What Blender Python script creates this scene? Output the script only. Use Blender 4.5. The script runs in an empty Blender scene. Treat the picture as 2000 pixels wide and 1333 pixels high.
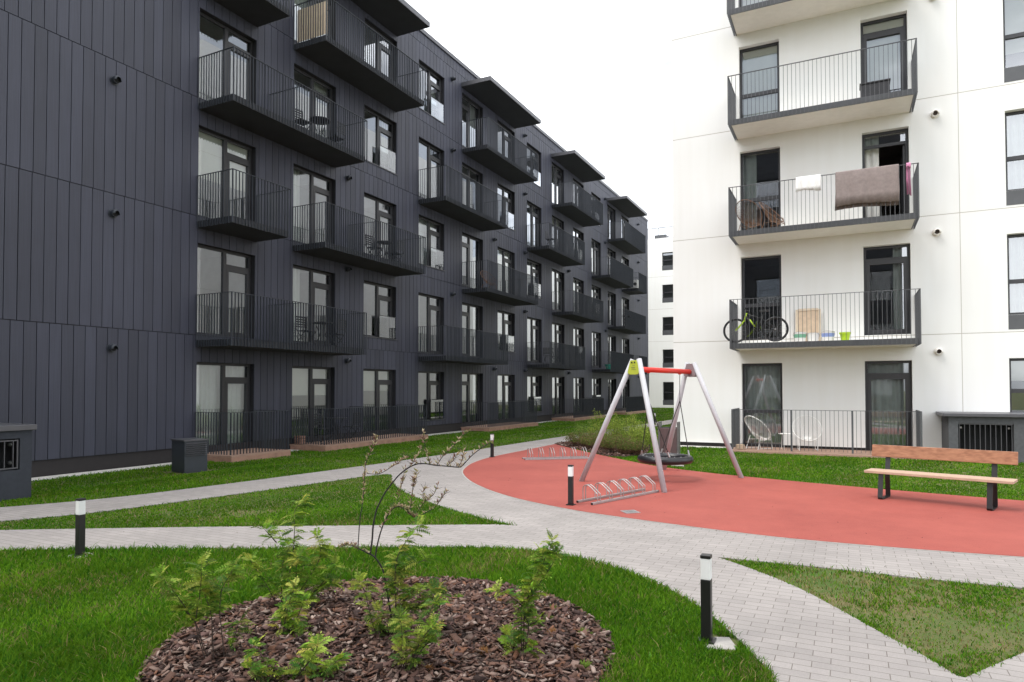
import bpy, math, random
import numpy as np
from mathutils import Vector, geometry
R = math.radians
random.seed(7)
scene = bpy.context.scene
C = scene.collection

# ------------------------------------------------------------------ camera
cd = bpy.data.cameras.new('camera'); cam = bpy.data.objects.new('camera', cd); C.objects.link(cam)
cd.sensor_width = 36; cd.lens = 23.479; cd.shift_y = 0.0320; cd.clip_end = 800; cd.clip_start = 0.05
cam.location = (0, 0, 1.7)
cam.rotation_mode = 'XYZ'
_yaw, _pitch, _roll = 0.4643058, 0.0222005, -0.0012052
cam.rotation_euler = (math.pi / 2 + _pitch, 0, _yaw)
from mathutils import Matrix
cam.rotation_euler = (cam.rotation_euler.to_matrix() @ Matrix.Rotation(_roll, 3, 'Z')).to_euler()
scene.camera = cam

# ------------------------------------------------------------------ world, sun, exposure
SUN_EL, SUN_AZ = R(60), math.atan2(-0.68, -0.73)          # overcast day, bright patch high to the left
w = bpy.data.worlds.new('World'); scene.world = w; w.use_nodes = True
nt = w.node_tree; nt.nodes.clear()
out = nt.nodes.new('ShaderNodeOutputWorld')
sky = nt.nodes.new('ShaderNodeTexSky'); sky.sky_type = 'NISHITA'; sky.sun_disc = False
sky.sun_elevation = SUN_EL; sky.sun_rotation = SUN_AZ
b1 = nt.nodes.new('ShaderNodeBackground'); b1.inputs[1].default_value = 0.10
nt.links.new(sky.outputs[0], b1.inputs[0])
tc = nt.nodes.new('ShaderNodeTexCoord')
mp = nt.nodes.new('ShaderNodeMapping'); mp.inputs['Scale'].default_value = (1, 1, 2.2)
nz = nt.nodes.new('ShaderNodeTexNoise'); nz.inputs['Scale'].default_value = 2.6; nz.inputs['Detail'].default_value = 6
rp = nt.nodes.new('ShaderNodeValToRGB')
rp.color_ramp.elements[0].position = 0.42; rp.color_ramp.elements[0].color = (0.30, 0.318, 0.34, 1)
rp.color_ramp.elements[1].position = 0.60; rp.color_ramp.elements[1].color = (1.0, 1.0, 1.0, 1)
b2 = nt.nodes.new('ShaderNodeBackground'); b2.inputs[1].default_value = 1.20
nt.links.new(tc.outputs['Generated'], mp.inputs[0]); nt.links.new(mp.outputs[0], nz.inputs[0])
nt.links.new(nz.outputs[0], rp.inputs[0]); nt.links.new(rp.outputs[0], b2.inputs[0])
mx = nt.nodes.new('ShaderNodeMixShader'); mx.inputs[0].default_value = 0.88
nt.links.new(b1.outputs[0], mx.inputs[1]); nt.links.new(b2.outputs[0], mx.inputs[2])
nt.links.new(mx.outputs[0], out.inputs[0])
sl = bpy.data.lights.new('sun', 'SUN'); sl.energy = 1.1; sl.angle = R(26); sl.color = (1, 0.96, 0.9)
so = bpy.data.objects.new('sun', sl); C.objects.link(so)
sd = Vector((math.sin(SUN_AZ) * math.cos(SUN_EL), math.cos(SUN_AZ) * math.cos(SUN_EL), math.sin(SUN_EL)))
so.rotation_euler = sd.to_track_quat('Z', 'Y').to_euler(); so.location = (-20, -20, 40)
scene.view_settings.view_transform = 'Standard'; scene.view_settings.look = 'None'
scene.view_settings.exposure = 1.53; scene.view_settings.gamma = 1

# ------------------------------------------------------------------ helpers
class NT:
    def __init__(s, m): s.t = m.node_tree; s.n = s.t.nodes
    def new(s, typ, ins=None, **kw):
        n = s.n.new(typ)
        for k, v in kw.items(): setattr(n, k, v)
        for k, v in (ins or {}).items():
            if hasattr(v, 'is_output'): s.t.links.new(v, n.inputs[k])
            else: n.inputs[k].default_value = v
        return n
def col4(c): return (c[0], c[1], c[2], 1)
def newmat(name):
    m = bpy.data.materials.new(name); m.use_nodes = True
    return m, NT(m), m.node_tree.nodes['Principled BSDF']
def mat(name, c, rough=0.6, metal=0.0, var=0.12, scale=6.0, bump=0.0, bscale=40.0, spec=0.5, stretch=(1, 1, 1), dirt=0.0):
    m, N, P = newmat(name)
    P.inputs['Roughness'].default_value = rough; P.inputs['Metallic'].default_value = metal
    P.inputs['Specular IOR Level'].default_value = spec
    g = N.new('ShaderNodeNewGeometry')
    mp = N.new('ShaderNodeMapping', {0: g.outputs['Position'], 'Scale': stretch})
    nz = N.new('ShaderNodeTexNoise', {0: mp.outputs[0], 'Scale': scale, 'Detail': 5.0, 'Roughness': 0.6})
    lo = [x * (1 - var) for x in c]; hi = [min(1, x * (1 + var)) for x in c]
    r = N.new('ShaderNodeMapRange', {0: nz.outputs[0], 1: 0.3, 2: 0.7})
    mx = N.new('ShaderNodeMix', {0: r.outputs[0], 6: col4(lo), 7: col4(hi)}, data_type='RGBA')
    o = mx.outputs[2]
    if dirt:
        n2 = N.new('ShaderNodeTexNoise', {0: g.outputs['Position'], 'Scale': 0.7, 'Detail': 8.0, 'Roughness': 0.7})
        r2 = N.new('ShaderNodeMapRange', {0: n2.outputs[0], 1: 0.42, 2: 0.72, 4: dirt})
        mx2 = N.new('ShaderNodeMix', {0: r2.outputs[0], 6: o, 7: col4([x * 0.6 for x in c])}, data_type='RGBA'); o = mx2.outputs[2]
    N.t.links.new(o, P.inputs['Base Color'])
    if bump:
        n3 = N.new('ShaderNodeTexNoise', {0: mp.outputs[0], 'Scale': bscale, 'Detail': 4.0})
        b = N.new('ShaderNodeBump', {'Height': n3.outputs[0], 'Strength': bump, 'Distance': 0.01})
        N.t.links.new(b.outputs[0], P.inputs['Normal'])
    return m
def vmat(name, rough=0.6, trans=0.0, spec=0.3):
    """colour from the 'col' attribute (each blade / leaf / chip has its own)"""
    m, N, P = newmat(name)
    a = N.new('ShaderNodeAttribute', attribute_name='col')
    N.t.links.new(a.outputs['Color'], P.inputs['Base Color'])
    P.inputs['Roughness'].default_value = rough; P.inputs['Specular IOR Level'].default_value = spec
    if trans:
        t = N.new('ShaderNodeBsdfTranslucent'); N.t.links.new(a.outputs['Color'], t.inputs[0])
        mx = N.new('ShaderNodeMixShader', {0: trans, 1: P.outputs[0], 2: t.outputs[0]})
        N.t.links.new(mx.outputs[0], N.n['Material Output'].inputs[0])
    return m

ORG = {}
def tag(o, label=None, cat=None, group=None, kind=None):
    if label: o['label'] = label
    if cat: o['category'] = cat
    if group: o['group'] = group
    if kind: o['kind'] = kind
    return o
def thing(name, label, cat, loc=(0, 0, 0), group=None):
    o = bpy.data.objects.new(name, None); o.empty_display_size = 0.1; o.location = loc; C.objects.link(o)
    ORG[o] = Vector(loc); return tag(o, label, cat, group)
def link(name, me, m, parent):
    o = bpy.data.objects.new(name, me); C.objects.link(o)
    if m: me.materials.append(m)
    if parent: o.parent = parent; ORG[o] = ORG[parent]
    else: ORG[o] = Vector((0, 0, 0))
    return o
class MB:
    def __init__(s): s.v = []; s.f = []; s.c = []
    def box(s, x0, x1, y0, y1, z0, z1):
        if x0 > x1: x0, x1 = x1, x0
        if y0 > y1: y0, y1 = y1, y0
        if z0 > z1: z0, z1 = z1, z0
        b = len(s.v)
        s.v += [(x0, y0, z0), (x1, y0, z0), (x1, y1, z0), (x0, y1, z0), (x0, y0, z1), (x1, y0, z1), (x1, y1, z1), (x0, y1, z1)]
        s.f += [(b, b+3, b+2, b+1), (b+4, b+5, b+6, b+7), (b, b+1, b+5, b+4), (b+1, b+2, b+6, b+5), (b+2, b+3, b+7, b+6), (b+3, b, b+4, b+7)]
        return s
    def obox(s, c, ex, ey, ez, sx, sy, sz):
        """box with centre c, unit axes and half sizes"""
        c = Vector(c); ex = Vector(ex) * sx; ey = Vector(ey) * sy; ez = Vector(ez) * sz; b = len(s.v)
        for dz in (-1, 1):
            for dx, dy in ((-1, -1), (1, -1), (1, 1), (-1, 1)): s.v.append(tuple(c + ex*dx + ey*dy + ez*dz))
        s.f += [(b, b+3, b+2, b+1), (b+4, b+5, b+6, b+7), (b, b+1, b+5, b+4), (b+1, b+2, b+6, b+5), (b+2, b+3, b+7, b+6), (b+3, b, b+4, b+7)]
        return s
    def quad(s, a, b_, c, d):
        b = len(s.v); s.v += [tuple(a), tuple(b_), tuple(c), tuple(d)]; s.f.append((b, b+1, b+2, b+3)); return s
    def tube(s, pts, r, n=8, r1=None, cap=True):
        pts = [Vector(p) for p in pts]; b = len(s.v); m = len(pts); r1 = r if r1 is None else r1
        up = Vector((0, 0, 1)); prev = None
        for i, p in enumerate(pts):
            d = (pts[min(i+1, m-1)] - pts[max(i-1, 0)]).normalized()
            if prev is None:
                a = d.cross(up);
                if a.length < 1e-3: a = d.cross(Vector((1, 0, 0)))
                a.normalize()
            else:
                a = prev - d * prev.dot(d); a.normalize()
            prev = a; bb = d.cross(a); rr = r + (r1 - r) * i / max(1, m-1)
            for k in range(n):
                t = 2 * math.pi * k / n; s.v.append(tuple(p + (a * math.cos(t) + bb * math.sin(t)) * rr))
        for i in range(m-1):
            for k in range(n):
                k2 = (k+1) % n; s.f.append((b+i*n+k, b+i*n+k2, b+(i+1)*n+k2, b+(i+1)*n+k))
        if cap:
            s.f.append(tuple(b+k for k in reversed(range(n)))); s.f.append(tuple(b+(m-1)*n+k for k in range(n)))
        return s
    def lathe(s, c, prof, n=20, ax=(0, 0, 1)):
        """prof: (radius, height) list around axis ax through c"""
        c = Vector(c); ax = Vector(ax).normalized(); a = ax.orthogonal().normalized(); bb = ax.cross(a); b = len(s.v)
        for r, h in prof:
            for k in range(n):
                t = 2*math.pi*k/n; s.v.append(tuple(c + ax*h + (a*math.cos(t) + bb*math.sin(t)) * max(r, 1e-4)))
        for i in range(len(prof)-1):
            for k in range(n):
                k2 = (k+1) % n; s.f.append((b+i*n+k, b+i*n+k2, b+(i+1)*n+k2, b+(i+1)*n+k))
        return s
    def torus(s, c, R_, r, n=32, m=10, ax=(0, 0, 1)):
        c = Vector(c); ax = Vector(ax).normalized(); a = ax.orthogonal().normalized(); bb = ax.cross(a); b = len(s.v)
        for i in range(n):
            t = 2*math.pi*i/n; e = a*math.cos(t)+bb*math.sin(t)
            for k in range(m):
                q = 2*math.pi*k/m; s.v.append(tuple(c + e*(R_ + r*math.cos(q)) + ax*r*math.sin(q)))
        for i in range(n):
            for k in range(m):
                i2 = (i+1) % n; k2 = (k+1) % m; s.f.append((b+i*m+k, b+i2*m+k, b+i2*m+k2, b+i*m+k2))
        return s
    def poly(s, outline, z, holes=(), thick=0.0):
        """flat sheet with holes; optional side walls going down"""
        loops = [[Vector((x, y, 0)) for x, y in outline]] + [[Vector((x, y, 0)) for x, y in h] for h in holes]
        tris = geometry.tessellate_polygon(loops); b = len(s.v)
        allp = [p for L in loops for p in L]
        zz = z if callable(z) else (lambda x, y: z)
        s.v += [(p.x, p.y, zz(p.x, p.y)) for p in allp]
        for t in tris:
            a, c, d = (allp[i] for i in t)
            cr = (c - a).cross(d - a).z
            s.f.append(tuple(b+i for i in t) if cr > 0 else tuple(b+i for i in reversed(t)))
        if thick:
            o = 0
            for L in loops:
                n = len(L); bb = len(s.v)
                s.v += [(p.x, p.y, zz(p.x, p.y) - thick) for p in L]
                for i in range(n): s.f.append((b+o+i, b+o+(i+1) % n, bb+(i+1) % n, bb+i))
                o += n
        return s
    def mesh(s, name, org=(0, 0, 0), smooth=False):
        me = bpy.data.meshes.new(name)
        ox, oy, oz = org
        me.from_pydata([(x-ox, y-oy, z-oz) for x, y, z in s.v], [], s.f)
        if s.c:
            a = me.attributes.new('col', 'FLOAT_COLOR', 'POINT')
            a.data.foreach_set('color', np.array([(c[0], c[1], c[2], 1) for c in s.c], dtype=np.float32).ravel())
        if smooth: me.polygons.foreach_set('use_smooth', [True] * len(me.polygons))
        me.update(); return me
    def build(s, name, m, parent=None, smooth=False, bevel=0.0):
        org = ORG[parent] if parent else (0, 0, 0)
        o = link(name, s.mesh(name, org, smooth), m, parent)
        if bevel:
            md = o.modifiers.new('bevel', 'BEVEL'); md.width = bevel; md.segments = 2; md.limit_method = 'ANGLE'
        return o
def npmesh(name, V, loops, starts, cols, m, kind=None):
    me = bpy.data.meshes.new(name)
    me.vertices.add(len(V)); me.vertices.foreach_set('co', V.astype(np.float32).ravel())
    me.loops.add(len(loops)); me.loops.foreach_set('vertex_index', loops.astype(np.int32))
    me.polygons.add(len(starts)); me.polygons.foreach_set('loop_start', starts.astype(np.int32))
    me.update(calc_edges=True)
    a = me.attributes.new('col', 'FLOAT_COLOR', 'POINT')
    a.data.foreach_set('color', np.concatenate([cols, np.ones((len(cols), 1))], 1).astype(np.float32).ravel())
    o = bpy.data.objects.new(name, me); C.objects.link(o); me.materials.append(m)
    if kind: o['kind'] = kind
    return o
def smooth_chain(P, k=5):
    out = []; P = [Vector((*p, 0)) if len(p) == 2 else Vector(p) for p in P]; n = len(P)
    for i in range(n-1):
        p0, p1, p2, p3 = P[max(i-1, 0)], P[i], P[i+1], P[min(i+2, n-1)]
        for j in range(k):
            t = j/k
            out.append(0.5*((2*p1)+(p2-p0)*t+(2*p0-5*p1+4*p2-p3)*t*t+(3*p1-p0-3*p2+p3)*t**3))
    out.append(P[-1]); return out
def sc2(P, k=5): return [(v.x, v.y) for v in smooth_chain(P, k)]
def inpoly(x, y, poly):
    ins = np.zeros(x.shape, bool); n = len(poly); j = n-1
    for i in range(n):
        xi, yi = poly[i]; xj, yj = poly[j]
        c = ((yi > y) != (yj > y)) & (x < (xj-xi)*(y-yi)/((yj-yi) if yj != yi else 1e-9)+xi)
        ins ^= c; j = i
    return ins
rng = np.random.default_rng(11)
_ws = rng.normal(size=(24, 2)); _ph = rng.uniform(0, 6.28, 24)
def vnoise(x, y, s=1.0, o=0):
    v = 0
    for i in range(8):
        wx, wy = _ws[(i+o) % 24]; v = v + np.sin(x*s*wx*(1+0.45*i)+y*s*wy*(1+0.45*i)+_ph[(i*3+o) % 24])/(1+0.35*i)
    return v/3.0

# ------------------------------------------------------------------ materials
M = {}
# dark vertical boards: every board a slightly different tone, fine vertical grain
m, N, P = newmat('dark_boards')
g = N.new('ShaderNodeNewGeometry'); sx = N.new('ShaderNodeSeparateXYZ', {0: g.outputs['Position']})
a_ = N.new('ShaderNodeAttribute', attribute_name='col')
mp_ = N.new('ShaderNodeMapping', {0: g.outputs['Position'], 'Scale': (60, 60, 1.2)})
n1 = N.new('ShaderNodeTexNoise', {0: mp_.outputs[0], 'Scale': 1.0, 'Detail': 4.0})
n2 = N.new('ShaderNodeTexNoise', {0: g.outputs['Position'], 'Scale': 0.5, 'Detail': 6.0})
r1 = N.new('ShaderNodeMapRange', {0: n1.outputs[0], 1: 0.3, 2: 0.7, 3: 0.86, 4: 1.14})
r2 = N.new('ShaderNodeMapRange', {0: n2.outputs[0], 1: 0.35, 2: 0.65, 3: 0.93, 4: 1.08})
mu = N.new('ShaderNodeMath', {0: r1.outputs[0], 1: r2.outputs[0]}, operation='MULTIPLY')
vm = N.new('ShaderNodeVectorMath', {0: a_.outputs['Color'], 3: mu.outputs[0]}, operation='SCALE')
N.t.links.new(vm.outputs[0], P.inputs['Base Color']); P.inputs['Roughness'].default_value = 0.58
bp = N.new('ShaderNodeBump', {'Height': n1.outputs[0], 'Strength': 0.25, 'Distance': 0.004}); N.t.links.new(bp.outputs[0], P.inputs['Normal'])
M['boards'] = m
# white render with panel joints
m, N, P = newmat('white_render')
g = N.new('ShaderNodeNewGeometry'); sx = N.new('ShaderNodeSeparateXYZ', {0: g.outputs['Position']})
def lines(sock, off, per, half):
    a = N.new('ShaderNodeMath', {0: sock, 1: off}, operation='SUBTRACT')
    b = N.new('ShaderNodeMath', {0: a.outputs[0], 1: per}, operation='PINGPONG')
    c = N.new('ShaderNodeMath', {0: b.outputs[0], 1: half}, operation='LESS_THAN'); return c.outputs[0]
lz = lines(sx.outputs[2], 3.07, 1.525, 0.009)   # ping-pong: a joint every 3.05 m
lx = lines(sx.outputs[0], 2.6, 3.62, 0.007)
mxx = N.new('ShaderNodeMath', {0: lz, 1: lx}, operation='MAXIMUM')
n2 = N.new('ShaderNodeTexNoise', {0: g.outputs['Position'], 'Scale': 0.6, 'Detail': 7.0})
mpr = N.new('ShaderNodeMapping', {0: g.outputs['Position'], 'Scale': (5, 5, 0.35)})
n4 = N.new('ShaderNodeTexNoise', {0: mpr.outputs[0], 'Scale': 1.0, 'Detail': 5.0})
n5 = N.new('ShaderNodeMath', {0: n2.outputs[0], 1: n4.outputs[0]}, operation='MULTIPLY')
n6 = N.new('ShaderNodeMapRange', {0: n5.outputs[0], 1: 0.12, 2: 0.32})
cr = N.new('ShaderNodeMix', {0: n6.outputs[0], 6: (0.80, 0.795, 0.775, 1), 7: (0.825, 0.825, 0.812, 1)}, data_type='RGBA')
cj = N.new('ShaderNodeMix', {0: mxx.outputs[0], 6: cr.outputs[2], 7: (0.42, 0.39, 0.35, 1)}, data_type='RGBA')
N.t.links.new(cj.outputs[2], P.inputs['Base Color']); P.inputs['Roughness'].default_value = 0.9
n3 = N.new('ShaderNodeTexNoise', {0: g.outputs['Position'], 'Scale': 90.0, 'Detail': 2.0})
bp = N.new('ShaderNodeBump', {'Height': n3.outputs[0], 'Strength': 0.15, 'Distance': 0.004}); N.t.links.new(bp.outputs[0], P.inputs['Normal'])
M['render'] = m
# coated window glass: mirror part grows towards grazing, the rest lets the room show
m, N, P = newmat('window_glass'); N.n.remove(P)
fr = N.new('ShaderNodeFresnel', {'IOR': 1.55})
f2 = N.new('ShaderNodeMath', {0: fr.outputs[0], 1: 3.9, 2: 0.06}, operation='MULTIPLY_ADD', use_clamp=True)
tr = N.new('ShaderNodeBsdfTransparent', {0: (0.80, 0.86, 0.85, 1)}); gl = N.new('ShaderNodeBsdfGlossy', {0: (0.92, 0.95, 1.0, 1), 'Roughness': 0.0})
mx = N.new('ShaderNodeMixShader', {0: f2.outputs[0], 1: tr.outputs[0], 2: gl.outputs[0]})
N.t.links.new(mx.outputs[0], N.n['Material Output'].inputs[0]); M['glass'] = m
# concrete pavers 20 x 10 cm in running bond
m, N, P = newmat('pavers')
g = N.new('ShaderNodeNewGeometry')
br = N.new('ShaderNodeTexBrick', {0: g.outputs['Position'], 'Color1': (0.272, 0.251, 0.240, 1), 'Color2': (0.315, 0.290, 0.277, 1), 'Mortar': (0.135, 0.115, 0.10, 1),
    'Scale': 1.0, 'Mortar Size': 0.0028, 'Mortar Smooth': 0.2, 'Bias': 0.0, 'Brick Width': 0.21, 'Row Height': 0.095}, offset=0.5, offset_frequency=2)
n1 = N.new('ShaderNodeTexNoise', {0: g.outputs['Position'], 'Scale': 1.1, 'Detail': 8.0, 'Roughness': 0.65})
r1 = N.new('ShaderNodeMapRange', {0: n1.outputs[0], 1: 0.3, 2: 0.72, 3: 0.84, 4: 1.08})
n2 = N.new('ShaderNodeTexNoise', {0: g.outputs['Position'], 'Scale': 120.0, 'Detail': 2.0})
r2 = N.new('ShaderNodeMapRange', {0: n2.outputs[0], 1: 0.3, 2: 0.7, 3: 0.92, 4: 1.06})
mu = N.new('ShaderNodeMath', {0: r1.outputs[0], 1: r2.outputs[0]}, operation='MULTIPLY')
vm = N.new('ShaderNodeVectorMath', {0: br.outputs[0], 3: mu.outputs[0]}, operation='SCALE')
N.t.links.new(vm.outputs[0], P.inputs['Base Color']); P.inputs['Roughness'].default_value = 0.85
iv = N.new('ShaderNodeMath', {0: 1.0, 1: br.outputs[1]}, operation='SUBTRACT')
bp = N.new('ShaderNodeBump', {'Height': iv.outputs[0], 'Strength': 0.5, 'Distance': 0.004}); N.t.links.new(bp.outputs[0], P.inputs['Normal'])
M['pavers'] = m
# red rubber granulate
m, N, P = newmat('red_rubber')
g = N.new('ShaderNodeNewGeometry')
vo = N.new('ShaderNodeTexNoise', {0: g.outputs['Position'], 'Scale': 110.0, 'Detail': 3.0, 'Roughness': 0.8})
n1 = N.new('ShaderNodeTexNoise', {0: g.outputs['Position'], 'Scale': 0.6, 'Detail': 9.0, 'Roughness': 0.78})
ad = N.new('ShaderNodeMath', {0: vo.outputs[0], 1: 0.8, 2: n1.outputs[0]}, operation='MULTIPLY_ADD')
r1 = N.new('ShaderNodeMapRange', {0: ad.outputs[0], 1: 0.62, 2: 1.12})
cm = N.new('ShaderNodeMix', {0: r1.outputs[0], 6: (0.220, 0.042, 0.033, 1), 7: (0.355, 0.082, 0.062, 1)}, data_type='RGBA')
N.t.links.new(cm.outputs[2], P.inputs['Base Color']); P.inputs['Roughness'].default_value = 0.75; P.inputs['Specular IOR Level'].default_value = 0.4
bp = N.new('ShaderNodeBump', {'Height': vo.outputs[0], 'Strength': 0.35, 'Distance': 0.004}); N.t.links.new(bp.outputs[0], P.inputs['Normal'])
M['rubber'] = m
# soil and thatch under the grass
m, N, P = newmat('lawn_soil')
g = N.new('ShaderNodeNewGeometry')
n1 = N.new('ShaderNodeTexNoise', {0: g.outputs['Position'], 'Scale': 1.3, 'Detail': 8.0, 'Roughness': 0.7})
n2 = N.new('ShaderNodeTexNoise', {0: g.outputs['Position'], 'Scale': 45.0, 'Detail': 4.0, 'Roughness': 0.7})
ad = N.new('ShaderNodeMath', {0: n2.outputs[0], 1: 0.6, 2: n1.outputs[0]}, operation='MULTIPLY_ADD')
r1 = N.new('ShaderNodeMapRange', {0: ad.outputs[0], 1: 0.68, 2: 1.0})
cm = N.new('ShaderNodeMix', {0: r1.outputs[0], 6: (0.055, 0.100, 0.010, 1), 7: (0.17, 0.125, 0.060, 1)}, data_type='RGBA')
N.t.links.new(cm.outputs[2], P.inputs['Base Color']); P.inputs['Roughness'].default_value = 0.95
bp = N.new('ShaderNodeBump', {'Height': n2.outputs[0], 'Strength': 0.8, 'Distance': 0.02}); N.t.links.new(bp.outputs[0], P.inputs['Normal'])
M['soil'] = m
M['mulch_soil'] = mat('mulch_soil', (0.05, 0.032, 0.026), 0.95, var=0.4, scale=30, bump=0.8, bscale=60)
M['grass'] = vmat('grass_blades', 0.7, 0.4, 0.08); M['leaf'] = vmat('leaves', 0.55, 0.45, 0.15); M['chip'] = vmat('bark_chips', 0.85, 0, 0.3)
M['gravel'] = mat('gravel', (0.58, 0.56, 0.52), 0.9, var=0.45, scale=45, bump=0.9, bscale=50)
M['darkwall'] = mat('dark_backing', (0.014, 0.014, 0.018), 0.8)
M['dmetal'] = mat('dark_metal', (0.030, 0.036, 0.047), 0.45, 0.0, var=0.15, scale=3, dirt=0.2)
M['capmetal'] = mat('cap_metal', (0.10, 0.10, 0.11), 0.4, 0.5, var=0.1)
M['dslab'] = mat('dark_slab', (0.026, 0.028, 0.034), 0.75, var=0.15, scale=2, dirt=0.3)
M['dplinth'] = mat('dark_plinth', (0.022, 0.019, 0.020), 0.8)
M['wframe'] = mat('window_frame', (0.030, 0.030, 0.034), 0.4, var=0.08)
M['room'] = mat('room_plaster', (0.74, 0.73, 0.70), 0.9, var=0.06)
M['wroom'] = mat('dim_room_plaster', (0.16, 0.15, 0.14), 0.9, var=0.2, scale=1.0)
M['curtain'] = mat('curtain', (0.72, 0.71, 0.68), 0.9, var=0.05)
M['blind'] = mat('roller_blind', (0.70, 0.67, 0.60), 0.85, var=0.03)
M['soffit'] = mat('white_soffit', (0.82, 0.79, 0.74), 0.85, var=0.04, dirt=0.1)
M['wmetal'] = mat('grey_metal', (0.085, 0.088, 0.095), 0.45, 0.1, var=0.12, scale=3, dirt=0.25)
M['deck'] = mat('deck_planks', (0.33, 0.21, 0.155), 0.75, var=0.18, scale=3, stretch=(6, 1, 6), bump=0.3, bscale=12)
M['deckside'] = mat('deck_side', (0.33, 0.19, 0.14), 0.7, var=0.25, scale=4)
M['concrete'] = mat('concrete', (0.36, 0.34, 0.32), 0.9, var=0.2, scale=8, bump=0.3, dirt=0.4)
M['boxgrey'] = mat('grey_stucco', (0.085, 0.088, 0.095), 0.9, var=0.14, scale=14, bump=0.4, bscale=120, dirt=0.3)
M['boxdark'] = mat('dark_stucco', (0.040, 0.045, 0.058), 0.9, var=0.12, scale=14, bump=0.4, bscale=120, dirt=0.4)
M['black'] = mat('black_paint', (0.012, 0.011, 0.012), 0.38, var=0.1)
M['void'] = mat('dark_void', (0.004, 0.004, 0.005), 0.9)
M['opal'] = mat('opal_diffuser', (0.80, 0.80, 0.80), 0.3, var=0.02)
M['ventbrown'] = mat('vent_mouth', (0.06, 0.042, 0.035), 0.8)
M['steel'] = mat('galvanised_steel', (0.40, 0.39, 0.39), 0.38, 0.65, var=0.15, scale=20)
M['pole'] = mat('grey_powder_coat', (0.44, 0.44, 0.465), 0.6, 0.0, var=0.05)
M['redpaint'] = mat('red_powder_coat', (0.66, 0.030, 0.018), 0.35, var=0.05)
M['yellow'] = mat('yellow_green_plastic', (0.42, 0.48, 0.05), 0.45, var=0.04)
M['mauve'] = mat('grey_plate', (0.26, 0.21, 0.22), 0.5, 0.2, var=0.1)
M['rubber_black'] = mat('black_rubber', (0.014, 0.014, 0.017), 0.35, var=0.2)
M['rope'] = mat('black_rope', (0.025, 0.022, 0.022), 0.9)
M['bark'] = mat('bark', (0.055, 0.036, 0.028), 0.8, var=0.35, scale=60, bump=0.5, bscale=120)
M['bark_dark'] = mat('dark_bark', (0.022, 0.018, 0.020), 0.7, var=0.3, scale=60)
m, N, P = newmat('bench_wood')
tcw = N.new('ShaderNodeTexCoord'); mpw = N.new('ShaderNodeMapping', {0: tcw.outputs['Object'], 'Rotation': (0, 0, R(17.5)), 'Scale': (0.35, 14, 14)})
nw = N.new('ShaderNodeTexNoise', {0: mpw.outputs[0], 'Scale': 2.2, 'Detail': 7.0, 'Distortion': 0.25})
cw = N.new('ShaderNodeValToRGB', {0: nw.outputs[0]}); cw.color_ramp.elements[0].position = 0.3; cw.color_ramp.elements[0].color = (0.21, 0.085, 0.042, 1)
cw.color_ramp.elements[1].position = 0.7; cw.color_ramp.elements[1].color = (0.37, 0.175, 0.095, 1)
N.t.links.new(cw.outputs[0], P.inputs['Base Color']); P.inputs['Roughness'].default_value = 0.5; M['wood'] = m
M['seatwood'] = mat('weathered_skylit_wood', (0.44, 0.31, 0.225), 0.7, var=0.12, scale=3, stretch=(0.6, 8, 8))  # weathered, and paler still: sky light on the seat top put into the colour
M['binpanel'] = mat('brown_panel', (0.085, 0.055, 0.055), 0.6, var=0.2, scale=5, stretch=(8, 8, 0.6))
M['bingrey'] = mat('bin_grey_metal', (0.13, 0.135, 0.13), 0.5, 0.3, var=0.1)
M['white'] = mat('white_plastic', (0.78, 0.77, 0.75), 0.5, var=0.03)
M['rattan'] = mat('brown_rattan', (0.16, 0.085, 0.05), 0.7, var=0.3, scale=30)
M['furn'] = mat('black_furniture', (0.014, 0.014, 0.016), 0.5, var=0.1)
M['lime'] = mat('lime_plastic', (0.42, 0.62, 0.02), 0.4, var=0.03)
M['blanket'] = mat('blanket_fabric', (0.255, 0.21, 0.20), 0.95, var=0.12, scale=12, bump=0.6, bscale=200)
M['towel'] = mat('white_towel', (0.80, 0.79, 0.78), 0.95, var=0.03, bump=0.4, bscale=200)
M['pink'] = mat('pink_cloth', (0.62, 0.26, 0.42), 0.9, var=0.1)
M['board'] = mat('pale_chipboard', (0.60, 0.46, 0.33), 0.8, var=0.12, scale=9)
M['boardfr'] = mat('pale_wood_strip', (0.66, 0.55, 0.42), 0.7, var=0.1)
M['bluelid'] = mat('blue_plastic', (0.25, 0.33, 0.62), 0.5, var=0.05)
M['greenlid'] = mat('green_plastic', (0.18, 0.42, 0.28), 0.5, var=0.05)
M['teal'] = mat('teal_plastic', (0.03, 0.36, 0.27), 0.4, var=0.05)
M['darkpot'] = mat('dark_pot', (0.03, 0.03, 0.035), 0.6)
# ------------------------------------------------------------------ ground, paths, rubber, lawn
def zg(x, y):     # the lawn dips ~10 cm towards the dark building
    t = min(1, max(0, (-x - 11.0) / 1.8)); return -0.11 * t * t * (3 - 2 * t)
def zgn(x):
    t = np.clip((-x - 11.0) / 1.8, 0, 1); return -0.11 * t * t * (3 - 2 * t)
g = MB()
xs = [-600, -200, -60, -30, -17, -14, -13.2, -12.8, -12.4, -12.0, -11.7, -11.4, -11.2, -11.0, -8, -4, 0, 4, 10, 40, 200, 600]
ys = [-400, -100, -20, 0, 20, 60, 150, 600]
for i, x in enumerate(xs):
    for y in ys: g.v.append((x, y, zg(x, y)))
ny = len(ys)
for i in range(len(xs)-1):
    for j in range(ny-1): g.f.append((i*ny+j, (i+1)*ny+j, (i+1)*ny+j+1, i*ny+j+1))
tag(g.build('lawn_ground', M['soil']), kind='structure')

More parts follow.
